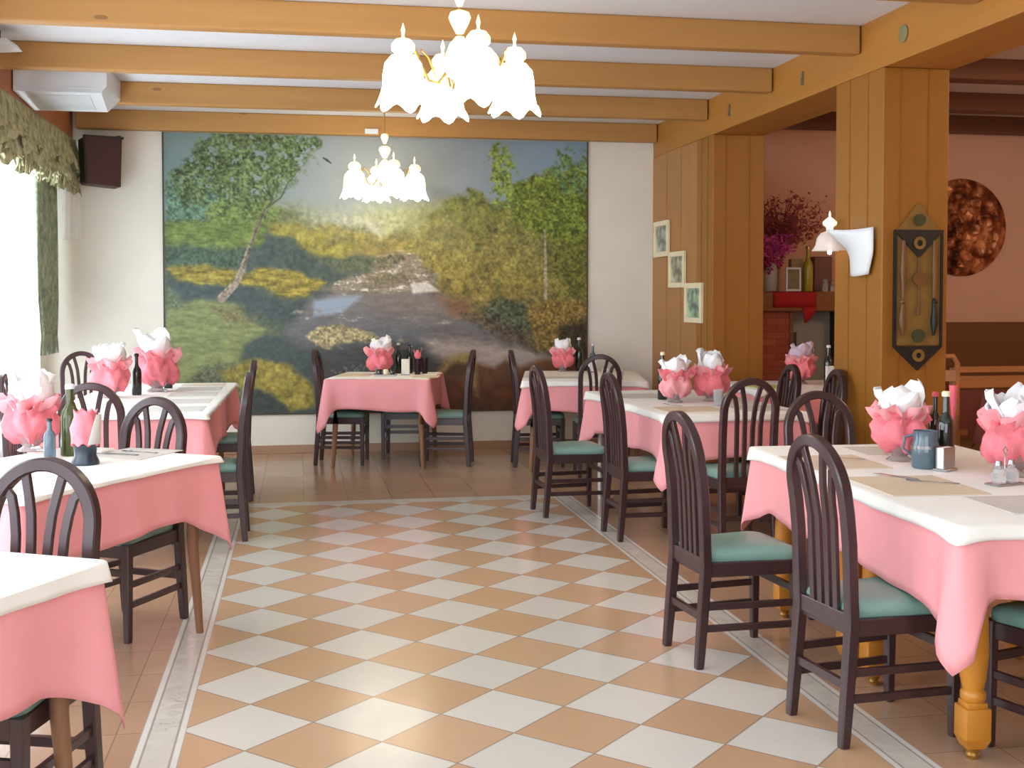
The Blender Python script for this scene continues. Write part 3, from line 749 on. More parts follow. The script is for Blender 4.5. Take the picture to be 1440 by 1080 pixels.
bottle(-1.085, 1.40, .33, .044, 'green glass bottle with white cap on the left table', NT('olive_glass').set(Base_Color=lin(84, 92, 44), Roughness=.1, Transmission_Weight=.4).m, M['white_plastic'])
bottle(-1.16, 1.32, .18, .026, 'small blue glass bottle beside the glowing pink pot', M['bottle_blue'], M['black'])

# jug, napkin holders, cruets, glasses
t = thing('glass_jug', 'blue grey glass jug in front of the dark oil bottle', 'jug', (2.59, .33, ZC1), 2.6)
MB().lathe([(.001, .004), (.052, 0), (.058, .01), (.06, .09), (.05, .12), (.052, .16), (.049, .16), (.046, .12), (.054, .09), (.05, .012), (.001, .01)], 28, caps=False).build('jug_body', M['bottle_blue'], t)
MB().tube([(.05, -.0, .14), (.085, 0, .13), (.09, 0, .08), (.055, 0, .05)], .006, 8, ref=(0, 1, 0)).build('handle', M['bottle_blue'], t)
MB().lathe([(.062, .085), (.062, .098), (.0605, .098), (.0605, .085)], 28, caps=False).build('rim_band', M['steel'], t)
def holder(x, y, rz, label, mat=None, h=.1, w=.085, d=.035):
    t = thing('napkin_holder', label, 'napkin holder', (x, y, ZC1), rz, 'napkin holders')
    MB().box((0, 0, .005), (w, d+.03, .01), bev=.002).build('base', M['steel'], t, smooth=0)
    for s in (-1, 1): MB().box((0, s*d/2, h*.5), (w, .004, h), bev=.0015).build('side_plate', mat or M['steel'], t, smooth=0)
    MB().box((0, 0, h*.55), (w*.94, d*.8, h*.86)).build('napkins', M['white_cloth'], t, smooth=0)
holder(2.63, .24, .5, 'small napkin holder with white napkins at the foot of the oil bottle')
holder(2.75, 6.80, .1, 'upright white napkin holder on the table at the right edge of the mural', M['white_plastic'], .15, .07)
holder(.93, 6.70, -.2, 'pale upright box holder on the centre back table', M['label'], .15, .075)
holder(4.27, 4.80, 0, 'upright white holder seen between the pillars', M['white_plastic'], .16, .07)
t = thing('cruet_rack', 'small glass cruets in a wire rack by the pot at the right edge', 'cruet set', (2.66, -.14, ZC1), .3)
MB().box((0, 0, .004), (.15, .07, .008), bev=.002).build('tray', M['steel'], t, smooth=0)
for s in (-1, 1):
    MB().lathe([(.001, .009), (.026, .009), (.028, .05), (.014, .066), (.014, .082), (.001, .082)], 16, (s*.036, 0, 0), caps=False).build('cruet', M['clear'], t)
    MB().lathe([(.001, .078), (.016, .078), (.012, .095), (.001, .096)], 12, (s*.036, 0, 0), caps=False).build('stopper', M['steel'], t)
MB().tube([(0, 0, .008), (0, 0, .12), (.012, 0, .135), (0, 0, .148), (-.012, 0, .135), (0, 0, .12)], .0025, 6, ref=(0, 1, 0)).build('wire_handle', M['steel'], t)
t = thing('cruet_rack', 'low dark cruet rack in front of the pink pot on the centre back table', 'cruet set', (.74, 6.62, ZC1), -.2)
MB().box((0, 0, .008), (.2, .08, .016), bev=.003).build('tray', M['steel'], t, smooth=0)
for k in (-1, 0, 1):
    MB().lathe([(.001, .017), (.024, .017), (.026, .05), (.018, .062), (.001, .062)], 14, (k*.06, 0, 0), caps=False).build('jar', M['bottle'] if k else M['cream_cap'], t)
def tumbler(x, y, label, h=.11, mat=None, group='drinking glasses'):
    o = MB().lathe([(.001, 0), (.027, 0), (.036, h), (.033, h), (.025, .006), (.001, .006)], 20, caps=False).build('drinking_glass', mat or M['clear'], loc=(x, y, ZC1))
    return tag(o, label, 'glass', group)
purple = NT('purple_glass').set(Base_Color=lin(64, 36, 52), Roughness=.1, Transmission_Weight=.4).m
tumbler(1.05, 6.78, 'dark purple glass nearer the right on the centre back table', .15, purple)
tumbler(1.13, 6.90, 'dark purple glass standing farther right on the centre back table', .15, purple)
tumbler(2.62, 5.78, 'clear glass behind the arched chair at the small back table, left one', .1)
tumbler(2.74, 5.76, 'clear glass behind the arched chair at the small back table, right one', .1)
tumbler(2.72, 3.22, 'clear glass in front of the fuller pot on the middle right table', .11)
# pink napkin standing in the purple glass
m = MB(); R = random.Random(4)
for k in range(4):
    th = k*1.6; e = Vector((math.cos(th), math.sin(th), 0))*.012; s2 = Vector((-e.y, e.x, 0))*3
    m.rings([[tuple(e*a-s2*w+Vector((0, 0, z))), tuple(e*a+s2*w+Vector((0, 0, z+dz)))] for a, w, z, dz in ((.4, .25, .02, 0), (.8, .4, .145, 0), (1.6, .9, .18, .005), (2.6, .3, .235, -.02))], False, False, False)
o = m.build('folded_napkin', M['crepe'], loc=(1.05, 6.78, ZC1)); o.modifiers.new('thick', 'SOLIDIFY').thickness = .004
tag(o, 'pink folded napkin standing in the nearer purple glass', 'napkin')
# pink candle shaped napkin roll by the oil bottle
tag(MB().lathe([(.001, 0), (.007, 0), (.008, .2), (.017, .315), (.018, .345), (.001, .345)], 14, caps=False).build('napkin_roll', M['pink_cap'], loc=(2.766, .414, ZC1)), 'slim pink roll standing against the dark oil bottle', 'napkin')
# wrapped vase on the left table
t = thing('wrapped_vase', 'dark based vase wrapped in pink on the left table', 'vase', (-.965, 1.08, ZC1))
MB().lathe([(.001, 0), (.058, 0), (.06, .01), (.046, .04), (.05, .085), (.052, .09), (.001, .09)], 24, caps=False).build('dark_base', NT('dark_blue_base').set(Base_Color=lin(38, 48, 62), Roughness=.3).m, t)
MB().lathe([(.04, .085), (.056, .09), (.054, .13), (.06, .16), (.045, .2), (.05, .235), (.03, .22), (.01, .2)], 36, fr=lambda a, r, z: (1+.08*math.sin(5*a+z*30), .008*math.sin(7*a))).build('pink_wrap', M['crepe'], t, smooth=70)
m = MB()
for k in range(2):
    th = 5.6+k*1.3; e = Vector((math.cos(th), math.sin(th), 0)); s2 = Vector((-e.y, e.x, 0))
    m.rings([[tuple(e*(.056+.02*f)+s2*(.034*(1-.6*f)*g+.01*f)+Vector((0, 0, .09+.13*f))) for g in (-1, 0, 1)] for f in (0, .35, .7, 1)], False, False, False)
o = m.build('paper_wrap', M['paper_grey'], t); o.modifiers.new('thick', 'SOLIDIFY').thickness = .002

# placemats, cutlery, papers
def mat_sheet(x, y, rz, w, d, label, mat='paper', z=ZC1):
    o = MB().box((0, 0, .0012), (w, d, .0024)).build('placemat', M[mat], loc=(x, y, z+.0002), smooth=0); o.rotation_euler.z = rz
    return tag(o, label, 'placemat', 'paper placemats')
def fork(x, y, rz, label, z=ZC1+.003):
    m = MB().tube([(-.1, 0, .003), (-.02, 0, .004), (.04, 0, .003), (.055, 0, .005)], [1, .6, .7, 1.6], ref=(0, 0, 1), rect=(.0012, .006))
    for k in range(4): m.tube([(.055, (k-1.5)*.0055, .005), (.075, (k-1.5)*.006, .003), (.1, (k-1.5)*.006, .005)], .0014, 6)
    o = m.build('fork', M['steel'], loc=(x, y, z)); o.rotation_euler.z = rz; return tag(o, label, 'fork', 'forks')
def knife(x, y, rz, label, z=ZC1+.003):
    m = MB().tube([(-.1, 0, .003), (0, 0, .004)], [1.2, .9], ref=(0, 0, 1), rect=(.002, .007))
    m.tube([(0, 0, .004), (.08, .001, .004), (.11, .006, .003)], [1, 1.2, .3], ref=(0, 0, 1), rect=(.0008, .009))
    o = m.build('knife', M['steel'], loc=(x, y, z)); o.rotation_euler.z = rz; return tag(o, label, 'knife', 'knives')
mat_sheet(2.30, -.10, -.05, .38, .46, 'beige placemat nearest the white edge, with fork and knife, on the near right table')
mat_sheet(2.28, .56, -.05, .36, .42, 'beige placemat farther back on the near right table, left of the pointed paper pot')
mat_sheet(2.55, -.56, -.05, .44, .34, 'grey placemat at the near end of the near right table', 'paper_grey')
mat_sheet(2.74, .88, -.05, .40, .28, 'grey placemat at the far end of the near right table behind the pots', 'paper_grey')
knife(2.33, .10, 2.0, 'knife lying across the beige placemat in front of the jug')
fork(2.40, -.06, 2.5, 'fork with dark tines side on the beige placemat in front of the jug')
fork(2.36, .64, 2.6, 'fork on the beige placemat left of the pointed paper pot')
mat_sheet(2.45, 3.02, .02, .40, .34, 'beige placemat at the near left corner of the middle right table')
mat_sheet(2.42, 4.06, .02, .34, .40, 'grey placemat farther back on the middle right table', 'paper_grey')
mat_sheet(2.9, 3.0, .02, .3, .36, 'beige placemat before the arched chair on the middle right table', 'paper_grey')
lime = M['lime'] = plain('lime_paper', (196, 206, 110), .8)
mat_sheet(3.70, 4.74, .1, .3, .36, 'yellow green placemat on the table seen between the pillars', 'lime')
fork(2.42, 3.28, 1.9, 'fork beside the pale pink pot on the middle right table')
for k, (y, l, q) in enumerate([(3.62, 'pale placemat nearest the camera on the long window table', 'paper_grey'), (4.20, 'second placemat from the near end of the long window table', 'paper_grey'), (4.78, 'third placemat from the near end of the long window table', 'paper_grey'), (5.36, 'fourth placemat from the near end of the long window table', 'paper_grey'), (5.78, 'beige brown placemat at the far end of the long window table', 'paper')]):
    mat_sheet(-.83, y, 0, .34, .34 if k < 4 else .24, l, q)
mat_sheet(1.10, 6.46, -.24, .24, .32, 'beige placemat on the right of the centre back table')
mat_sheet(.46, 6.75, -.24, .3, .4, 'beige placemat on the left of the centre back table')
mat_sheet(2.28, 6.10, -.2, .4, .3, 'grey placemat on the small back table before the pot', 'paper_grey')
mat_sheet(-.80, 1.40, -.5, .30, .34, 'grey placemat on the left table beside the wrapped vase', 'paper_grey')
fork(-.78, 1.42, 2.6, 'fork on the grey placemat beside the wrapped vase')
knife(-.86, 1.36, 2.6, 'knife on the grey placemat beside the wrapped vase')
o = MB().box((0, 0, .006), (.14, .1, .012), bev=.004).build('folded_napkin', M['white_cloth'], loc=(-.99, 1.50, ZC1+.003)); o.rotation_euler.z = -.5
tag(o, 'white folded napkin beside the knife on the left table', 'napkin')

# ------------------------------------------------------------------ chandeliers
shade_m = emit('lit_milk_glass', (255, 242, 216), 5)
bead_m = emit('glowing_cream', (255, 236, 190), 1.1)
def chandelier(x, y, ztop, zhub, ph, label):
    t = thing('chandelier', label, 'chandelier', (x, y, zhub), ph, 'four armed chandeliers'); H = ztop-zhub
    MB().lathe([(.001, H), (.06, H), (.055, H-.02), (.02, H-.04), (.012, H-.05), (.001, H-.05)], 20, caps=False).build('canopy', M['brass'], t)
    MB().tube([(0, 0, .1), (0, 0, H-.04)], .006, 8, ref=(1, 0, 0)).build('rod', M['brass'], t)
    for zc, r, h in ((.36, .036, .10), (.235, .056, .12)):
        if zc+.07 > H: continue
        MB().lathe([(.001, zc-h/2), (r*.35, zc-h*.45), (r*.8, zc-h*.05), (r, zc+h*.2), (r*.85, zc+h*.4), (r*.3, zc+h/2), (.001, zc+h/2)], 20, caps=False).build('glass_bead', bead_m, t)
    MB().lathe([(.001, -.09), (.018, -.085), (.03, -.05), (.075, -.02), (.085, .03), (.07, .08), (.05, .13), (.02, .165), (.001, .17)], 24, caps=False).build('hub', bead_m, t)
    for k in range(4):
        a = 2*PI*k/4; c, s = math.cos(a), math.sin(a)
        prof = [(.06, .0), (.11, -.07), (.16, -.06), (.215, .04), (.245, .12), (.275, .13), (.29, .10)]
        arm = MB().tube([(r*c, r*s, z) for r, z in prof], .008, 8).build('arm', M['brass'], t)
        MB().tube([(.12*c, .12*s, -.05), (.16*c, .16*s, .05), (.2*c, .2*s, .09), (.215*c, .215*s, .05)], .005, 6).build('scroll', M['brass'], arm)
        cx, cy = .29*c, .29*s
        MB().lathe([(.001, .05), (.035, .055), (.058, .078), (.058, .105), (.038, .13), (.012, .135), (.006, .15), (.011, .175), (.001, .21)], 18, (cx, cy, 0), caps=False).build('cup_finial', bead_m, t)
        fr = lambda th, r, z: ((1+(.08*math.cos(6*th) if z < -.13 else 0)), (-.022*math.cos(6*th) if z < -.17 else 0))
        MB().lathe([(.02, .06), (.06, .05), (.09, .015), (.1, -.04), (.102, -.10), (.11, -.15), (.132, -.185), (.125, -.185), (.1, -.145), (.092, -.10), (.09, -.04), (.08, .01), (.05, .04), (.02, .05)], 36, (cx, cy, 0), fr=fr, caps=False).build('glass_shade', shade_m, t, smooth=70)
    return t
chandelier(.75, 1.55, 3.126, 2.67, math.radians(10), 'large lit chandelier with white bell shades in the upper middle of the photo')
chandelier(.75, 6.8, 3.31, 2.66, math.radians(12), 'smaller looking lit chandelier hanging in front of the mural')
tag(MB().box((.66, 7.321, 3.16), (.13, .022, .05), bev=.004).build('junction_box', M['white_plastic'], smooth=0), 'small white box on the far cross beam above the farther chandelier', 'junction box')

# ------------------------------------------------------------------ upper left: ceiling unit, speaker, valance, curtains
t = thing('ceiling_unit', 'white box shaped air conditioning unit under the ceiling at the upper left', 'air conditioner', (-1.8, 5.45, 3.09))
m = MB(); x0, x1, y0, y1 = -.34, .33, -.36, .345
A = [(x0, y0, .0), (x1-.04, y0, 0), (x1, y0, .05), (x1, y0, .215), (x0, y0, .215)]
B = [(x0, y1, -.04), (x1-.1, y1, -.04), (x1, y1, .06), (x1, y1, .215), (x0, y1, .215)]
m.rings([A, B]); m.build('housing', M['white_plastic'], t, smooth=0)
MB().box((-.02, -.365, .03), (.6, .008, .012)).box((-.02, -.365, .0), (.64, .008, .008)).build('front_ridge', M['white'], t, smooth=0)
MB().rings([[(x0+.1, y0+.1, -.012), (x1-.14, y0+.1, -.012), (x1-.18, y1-.08, -.04), (x0+.1, y1-.08, -.04)], [(x0+.1, y0+.1, 0), (x1-.14, y0+.1, 0), (x1-.18, y1-.08, -.025), (x0+.1, y1-.08, -.025)]]).build('bottom_panel', plain('grey_white_grille', (206, 210, 212), .5), t, smooth=0)
t = thing('ceiling_light', 'white angular lamp cut by the left edge under the first cross beam', 'ceiling light', (-2.02, 4.0, 3.16))
MB().rings([[(-.12, -.13, .03), (.13, -.11, .04), (.17, .08, .02), (-.12, .10, .0)], [(-.12, -.13, .06), (.11, -.1, .07), (.14, .07, .06), (-.12, .10, .04)]]).build('lamp_cover', M['white_plastic'], t, smooth=0)
MB().box((-.02, 0, .105), (.12, .12, .09), bev=.005).build('lamp_base', M['black'], t, smooth=0)

t = thing('wall_speaker', 'dark maroon loudspeaker hung in the upper left corner beside the mural', 'speaker', (-1.86, 7.26, 2.59), math.radians(-68))
m = MB().rings([[(-.12, -.15, 0), (.12, -.15, 0), (.12, .15, -.02), (-.12, .15, -.02)], [(-.12, -.165, .43), (.12, -.165, .43), (.12, .165, .43), (-.12, .165, .43)]])
m.build('cabinet', M['speaker'], t, smooth=0)
MB().rings([[(-.112, -.166, .012), (.112, -.166, .012), (.112, -.152, .012), (-.112, -.152, .012)], [(-.112, -.18, .42), (.112, -.18, .42), (.112, -.164, .42), (-.112, -.164, .42)]]).build('grille', M['black'], t, smooth=0)
MB().box((.02, .02, .445), (.05, .36, .02)).box((-.02, .16, .45), (.12, .03, .03)).build('wall_bracket', M['black'], t, smooth=0)

# valance of leafy olive fabric in overlapping scalloped flounces
def olive(name, a, b, c):
    t = NT(name); v = t.coord(scale=(3, 3, 1.2)); f = t.noise(v, 9, 6, .7)
    vo = t.n('TexVoronoi'); t.link(t.coord(scale=(4, 9, 4)), vo.inputs['Vector']); vo.inputs['Scale'].default_value = 3
    col = t.ramp(f, [(.3, lin(a)), (.48, lin(b)), (.7, lin(c))])
    col = t.mix(t.math('MULTIPLY', t.math('LESS_THAN', vo.outputs['Distance'], .22), .45), col, lin(206, 204, 172))
    t.set(Base_Color=col, Roughness=.85); t.bump(f, .5, .02); return t.m
val_m = olive('olive_leaf_fabric', (112, 108, 70), (172, 168, 126), (214, 210, 174))
v = thing('window_valance', 'ragged olive green leafy valance above the bright window', 'valance', (-2.14, 5.6, 3.02))
R = random.Random(9)
ytop0, ytop1 = -3.6, 1.84
for layer, (zt, zb, xo) in enumerate([(0, -.34, .03), (-.16, -.44, .012), (-.26, -.50, -.012)]):
    m = MB(); n = 260; rr = []
    cols = []
    for i in range(n):
        y = ytop0+(ytop1-ytop0)*i/(n-1)
        sc1 = abs(math.sin(y*4.6+layer*1.3)); jag = R.uniform(-.03, .03)
        cols.append((y, zb+.07*(1-sc1)+jag))
    for k in range(9):
        f = k/8; row = []
        for y, zl in cols:
            z = zt+(zl-zt)*f
            x = xo+f*(.045*math.sin(y*19+layer*2)+.022*math.sin(y*43+layer+f*3)+.03)
            row.append((x, y+.012*math.sin(f*9+y*31), z))
        rr.append(row)
    m.rings(rr, False, False, False)
    o = m.build('flounce', val_m, v, smooth=60); o.modifiers.new('thick', 'SOLIDIFY').thickness = .006
m = MB()
for k in range(70):  # loose leaf shaped tassels along the edge
    y = R.uniform(-1.6, ytop1-.02); z = -.4+.05*R.random(); x = R.uniform(.02, .07); w = R.uniform(.012, .03); h = R.uniform(.06, .16)
    m.rings([[(x, y-.004, z), (x+.004, y-.004, z), (x+.004, y+.004, z), (x, y+.004, z)], [(x+.01, y-w, z-h*.5), (x+.016, y-w, z-h*.5), (x+.016, y+w, z-h*.5), (x+.01, y+w, z-h*.5)], [(x, y-.003, z-h), (x+.004, y-.003, z-h), (x+.004, y+.003, z-h), (x, y+.003, z-h)]])
o = m.build('leaf_tassels', val_m, v, smooth=60); o['kind'] = 'stuff'
MB().box((-.04, (ytop0+ytop1)/2, -.02), (.06, ytop1-ytop0, .04)).build('rail', M['beam_red'], v, smooth=0)

def hanging(name, label, cat, x, y0, y1, z0, z1, amp, k, mat, gather=0, thick=.004):
    m = MB(); n = 90; rr = []
    for j in range(11):
        f = j/10; z = z1+(z0-z1)*f; row = []
        for i in range(n):
            u = i/(n-1); y = y0+(y1-y0)*u
            if gather: y = (y0+y1)/2+(y-(y0+y1)/2)*(1-gather*math.exp(-((f-.9)/.12)**2))
            row.append((x+amp*math.sin(k*u*2*PI)*(.6+.4*f)+amp*.4*math.sin(k*2.7*u*2*PI+f*2), y, z))
        rr.append(row)
    m.rings(rr, False, False, False)
    o = m.build(name, mat, None, smooth=70); o.modifiers.new('thick', 'SOLIDIFY').thickness = thick
    return tag(o, label, cat)
t = NT('sheer_white'); t.t.nodes.remove(t.b)
tr = t.n('BsdfTranslucent'); tr.inputs[0].default_value = (.94, .97, .97, 1); tp = t.n('BsdfTransparent'); tp.inputs[0].default_value = (.98, 1, 1, 1)
mx = t.n('MixShader'); mx.inputs[0].default_value = .5; t.link(tr.outputs[0], mx.inputs[1]); t.link(tp.outputs[0], mx.inputs[2]); t.link(mx.outputs[0], t.out.inputs[0])
sheer = t.m
hanging('sheer_curtain', 'bright white sheer curtain over the window at the left edge', 'curtain', -2.365, 4.6, 7.0, .25, 2.98, .018, 22, sheer)
hanging('side_curtain', 'olive green side curtain gathered beside the bright window', 'curtain', -2.28, 6.45, 7.33, 1.03, 2.72, .03, 6, olive('olive_curtain', (112, 132, 112), (150, 164, 138), (190, 200, 176)), .25)
hanging('white_drape', 'narrow white cloth hanging on the wall below the maroon speaker', 'curtain', 0, 0, .17, 2.09, 2.98, .006, 2, M['white_cloth'])
o = bpy.data.objects['white_drape']; o.rotation_euler.z = -PI/2; o.location = (-2.255, 7.50, 0)

# ------------------------------------------------------------------ on the near pillar: lamp and carved ornament
lamp = thing('wall_lamp', 'wall lamp with two white curved shades on the side of the big pillar', 'wall lamp', (3.57, 2.86, 1.80))
MB().box((-.012, 0, .0), (.024, .1, .16), bev=.004).build('back_plate', M['speaker'], lamp, smooth=0)
MB().tube([(-.02, 0, .03), (-.06, .05, .1), (-.08, .15, .14), (-.09, .22, .15)], .007, 8).build('arm', M['brass'], lamp)
MB().tube([(-.02, 0, .03), (-.06, -.01, .1), (-.08, -.02, .13)], .007, 8).build('arm', M['brass'], lamp)
frost = NT('frosted_glass').set(Base_Color=lin(236, 226, 224), Roughness=.4, Transmission_Weight=.35, Emission_Color=lin(255, 240, 220), Emission_Strength=.12).m
def shell(c, rings, mat, name):
    m = MB(); m.lathe(rings, 28, c, fr=lambda th, r, z: (1+.06*math.cos(5*th)*(1 if z < -.06 else 0), 0), caps=False)
    return m.build(name, mat, lamp, smooth=70)
shell((-.09, .30, .14), [(.02, .05), (.06, .035), (.085, 0), (.095, -.05), (.115, -.085), (.108, -.085), (.088, -.05), (.078, 0), (.055, .028), (.02, .042)], frost, 'glass_shade')
MB().lathe([(.001, .05), (.022, .052), (.024, .075), (.045, .09), (.048, .11), (.02, .135), (.006, .145), (.008, .165), (.001, .185)], 16, (-.09, .30, .14), caps=False).build('finial', emit('glow_finial', (255, 244, 220), .9), lamp)
m = MB().lathe([(.001, -.075), (.013, -.07), (.016, -.03), (.01, 0), (.001, .01)], 12, (-.09, .30, .105), caps=False); m.build('bulb', emit('lit_bulb', (255, 240, 214), 6), lamp)
m = MB(); rr = []
for k in range(11):   # the bent white shield in front, flaring away from the wall at its top
    f = k/10; z = .19-.30*f; row = []
    ya, yb = -.19+.06*max(0, f-.55)/.45, .14-.02*f
    for j in range(11):
        g = j/10; fl = math.exp(-(f/.33)**2)
        row.append((-.028-.05*math.sin(g*PI)*(1-.3*f)-.16*fl*g*g, ya+(yb-ya)*g, z-.012*math.sin(g*PI)))
    rr.append(row)
m.rings(rr, False, False, False); o = m.build('white_shield', M['white_plastic'], lamp, smooth=70); o.modifiers.new('thick', 'SOLIDIFY').thickness = .006

orn = thing('carved_ornament', 'tall dark carved ornament with triangles and spoons on the big pillar', 'wall ornament', (3.81, 2.603, 1.60))
dk, br, ol = plain('black_lacquer', (24, 24, 22), .5), plain('ornament_brown', (112, 72, 34), .5, .1), plain('ornament_olive', (128, 96, 42), .5, .1)
FZ = Matrix.Rotation(PI/2, 4, 'X')    # local xy -> xz plane, extruding to -y
def plate(name, poly, d, off, mat, par=orn): return MB().prism(poly, d, Matrix.Translation((0, -off, 0)) @ FZ).build(name, mat, par, smooth=0)
plate('back_panel', [(-.155, -.36), (.155, -.36), (.155, .35), (0, .54), (-.155, .35)], .012, .001, ol)
for s in (-1, 1):
    MB().box((s*.158, -.012, -.003), (.016, .022, .73)).build('side_bar', dk, orn, smooth=0)
plate('top_triangle', [(-.165, .36), (0, .19), (.165, .36)], .012, .013, dk)
plate('bottom_triangle', [(-.165, -.372), (0, -.52), (.165, -.372)], .022, .001, dk)
MB().box((0, -.016, .362), (.33, .02, .012)).box((0, -.016, -.37), (.33, .02, .008)).build('cross_bar', dk, orn, smooth=0)
def disc(name, z, r0, r1, mat, x=0):
    m = MB()
    prof = [(.001, 0), (r1, 0), (r1, .012), (max(r0, .001), .012)] + ([(r0, .002)] if r0 else [])
    m.lathe(prof, 22, caps=False); o = m.build(name, mat, orn); o.matrix_local = Matrix.Translation((x, -.022, z)) @ Matrix.Rotation(PI/2, 4, 'X')
grn = plain('verdigris', (62, 66, 40), .4, .2, 20)
disc('round_boss', .43, 0, .038, grn); disc('ring_boss', .285, .02, .04, ol); disc('round_boss', .06, 0, .044, br); disc('round_boss', -.30, 0, .042, grn); disc('ring_boss', -.425, .018, .04, ol)
MB().tube([(0, -.02, .2), (0, -.02, .09)], .006, 8, ref=(1, 0, 0)).tube([(0, -.02, .03), (0, -.02, -.1), (-.006, -.02, -.17)], [.005, .006, .012], 8, ref=(1, 0, 0)).build('spindle', br, orn)
for s in (-1, 1):
    MB().tube([(s*.105, -.02, .30), (s*.108, -.022, .12), (s*.105, -.022, -.06)], [.012, .02, .012], 10, ref=(1, 0, 0)).build('spoon_handle', br, orn)
    MB().tube([(s*.105, -.02, -.06), (s*.11, -.022, -.14), (s*.11, -.022, -.22), (s*.105, -.022, -.3)], [.008, .018, .026, .006], 10, ref=(1, 0, 0)).ball((s*.11, -.022, -.085), .018, 10).build('spoon_bowl', dk if s > 0 else br, orn)

# ------------------------------------------------------------------ the room on the right
cop = NT('hammered_copper'); vv = cop.coord(); vo = cop.n('TexVoronoi'); cop.link(vv, vo.inputs['Vector']); vo.inputs['Scale'].default_value = 9
nz = cop.noise(vv, 6, 5)
cop.set(Base_Color=cop.ramp(nz, [(.35, lin(70, 32, 18)), (.5, lin(150, 80, 44)), (.64, lin(226, 150, 98))]), Metallic=.6, Roughness=.42)
cop.bump(cop.math('ADD', vo.outputs['Distance'], nz), .9, .05)
t = thing('copper_plate', 'big round hammered copper plate on the pink wall at the right', 'wall plate', (7.06, YF-.002, 2.30))
o = MB().lathe([(.001, .03), (.2, .035), (.4, .05), (.43, .062), (.5, .03), (.53, .022), (.53, .012), (.43, .0), (.001, .0)], 64, caps=False).build('plate', cop.m, t); o.rotation_euler = (PI/2, 0, 0)
m = MB(); R = random.Random(3)
for k in range(26):
    a = R.uniform(0, 6.28); r = R.uniform(.03, .36); m.ball((r*math.cos(a), r*math.sin(a), .045), (R.uniform(.03, .08), R.uniform(.03, .08), R.uniform(.012, .03)), 10)
o = m.build('relief', cop.m, t); o.rotation_euler = (PI/2, 0, 0)

m = MB().box(((4.0+XRW)/2, YF-.012, .635), (XRW-4.0, .024, 1.27)); m.box(((4.0+XRW)/2, YF-.02, 1.255), (XRW-4.0, .04, .03))
struct(m.build('trim_2', M['wains'], smooth=0))
for (yb, l) in ((7.32, 'dark ceiling beam against the far wall of the right room'), (6.02, 'lit brown ceiling beam in the middle of the right room'), (4.55, 'dark ceiling beam of the right room nearest the big pillar'), (3.1, 'ceiling beam of the right room level with the big pillar')):
    o = MB().box(((4.02+XRW)/2, yb, 3.385), (XRW-4.02, .2, .17), bev=.008).build('side_room_beam', M['dark_beam'], smooth=0)
    tag(o, l, 'ceiling beam', 'ceiling beams of the right room')

def brick_mat():
    t = NT('red_brick'); b = t.n('TexBrick'); t.link(t.coord(rot=(PI/2, 0, 0)), b.inputs['Vector'])
    b.inputs['Color1'].default_value = lin(184, 98, 72); b.inputs['Color2'].default_value = lin(164, 82, 60); b.inputs['Mortar'].default_value = lin(96, 58, 46)
    b.inputs['Scale'].default_value = 6; b.inputs['Mortar Size'].default_value = .012; b.inputs['Brick Width'].default_value = 1.2; b.inputs['Row Height'].default_value = .42
    t.set(Base_Color=b.outputs[0], Roughness=.8); return t.m
fp = thing('fireplace', 'brick fireplace with a wooden mantel seen between the pillars', 'fireplace', (5.0, 7.15, 0))
MB().span((-.52, -.2, 0), (-.13, .34, 1.40)).build('brick_pier', brick_mat(), fp, smooth=0)
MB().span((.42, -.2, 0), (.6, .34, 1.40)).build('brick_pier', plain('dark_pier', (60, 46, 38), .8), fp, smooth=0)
MB().span((-.13, .1, 0), (.42, .34, 1.40)).build('hearth_back', plain('grey_render', (172, 168, 154), .8, .06, 4), fp, smooth=0)
MB().span((-.115, .03, .55), (.02, .099, 1.18)).build('stove_door', plain('dark_iron', (52, 52, 46), .5), fp, smooth=0)
MB().span((-.16, -.21, .9), (-.12, -.16, 1.40)).build('timber_post', M['wains'], fp, smooth=0)
MB().span((-.62, -.28, 1.40), (.72, .35, 1.595), bev=.01).build('mantel', wood('mantel_wood', (140, 86, 42), 0, .5), fp, smooth=0)
# red runner hanging over the mantel with a pointed end
m = MB(); yf = -.288; rr = []
zm = 1.598
prof = [(-.1, zm), (-.27, zm+.001), (-.287, zm-.006), (-.289, zm-.08), (-.289, zm-.16)]
A = [(-.38, .09)]
m.rings([[(-.37+.46*i/12, y, z) for i in range(13)] for y, z in prof], False, False, False)
m.rings([[(-.02+.10*i/4, -.2905-.002*math.sin(i), zm-.16) for i in range(5)], [(.0+.06*i/4, -.291, zm-.24) for i in range(5)], [(-.045+.02*i/4, -.291, zm-.33) for i in range(5)]][0:2], False, False, False)
m.rings([[(-.06+.15*i/4, -.2905, zm-.158) for i in range(5)], [(-.05+.11*i/4, -.2912, zm-.23) for i in range(5)], [(-.035+.02*i/4, -.2912, zm-.315) for i in range(5)]], False, False, False)
o = m.build('red_runner', plain('red_cloth', (176, 26, 26), .8, .06), loc=(5.0, 7.15, 0)); o.modifiers.new('thick', 'SOLIDIFY').thickness = .003
tag(o, 'red cloth hanging from the mantel with a pointed tip', 'runner')
zt = 1.604
b = thing('dried_bouquet', 'dried bouquet of magenta and russet flowers on the mantel', 'flowers', (4.76, 7.05, zt))
MB().lathe([(.001, 0), (.07, 0), (.085, .05), (.09, .2), (.06, .3), (.065, .36), (.055, .36), (.05, .3), (.001, .29)], 24, (-.09, .02, 0), caps=False).build('pale_vase', plain('pale_vase', (186, 184, 168), .5), b)
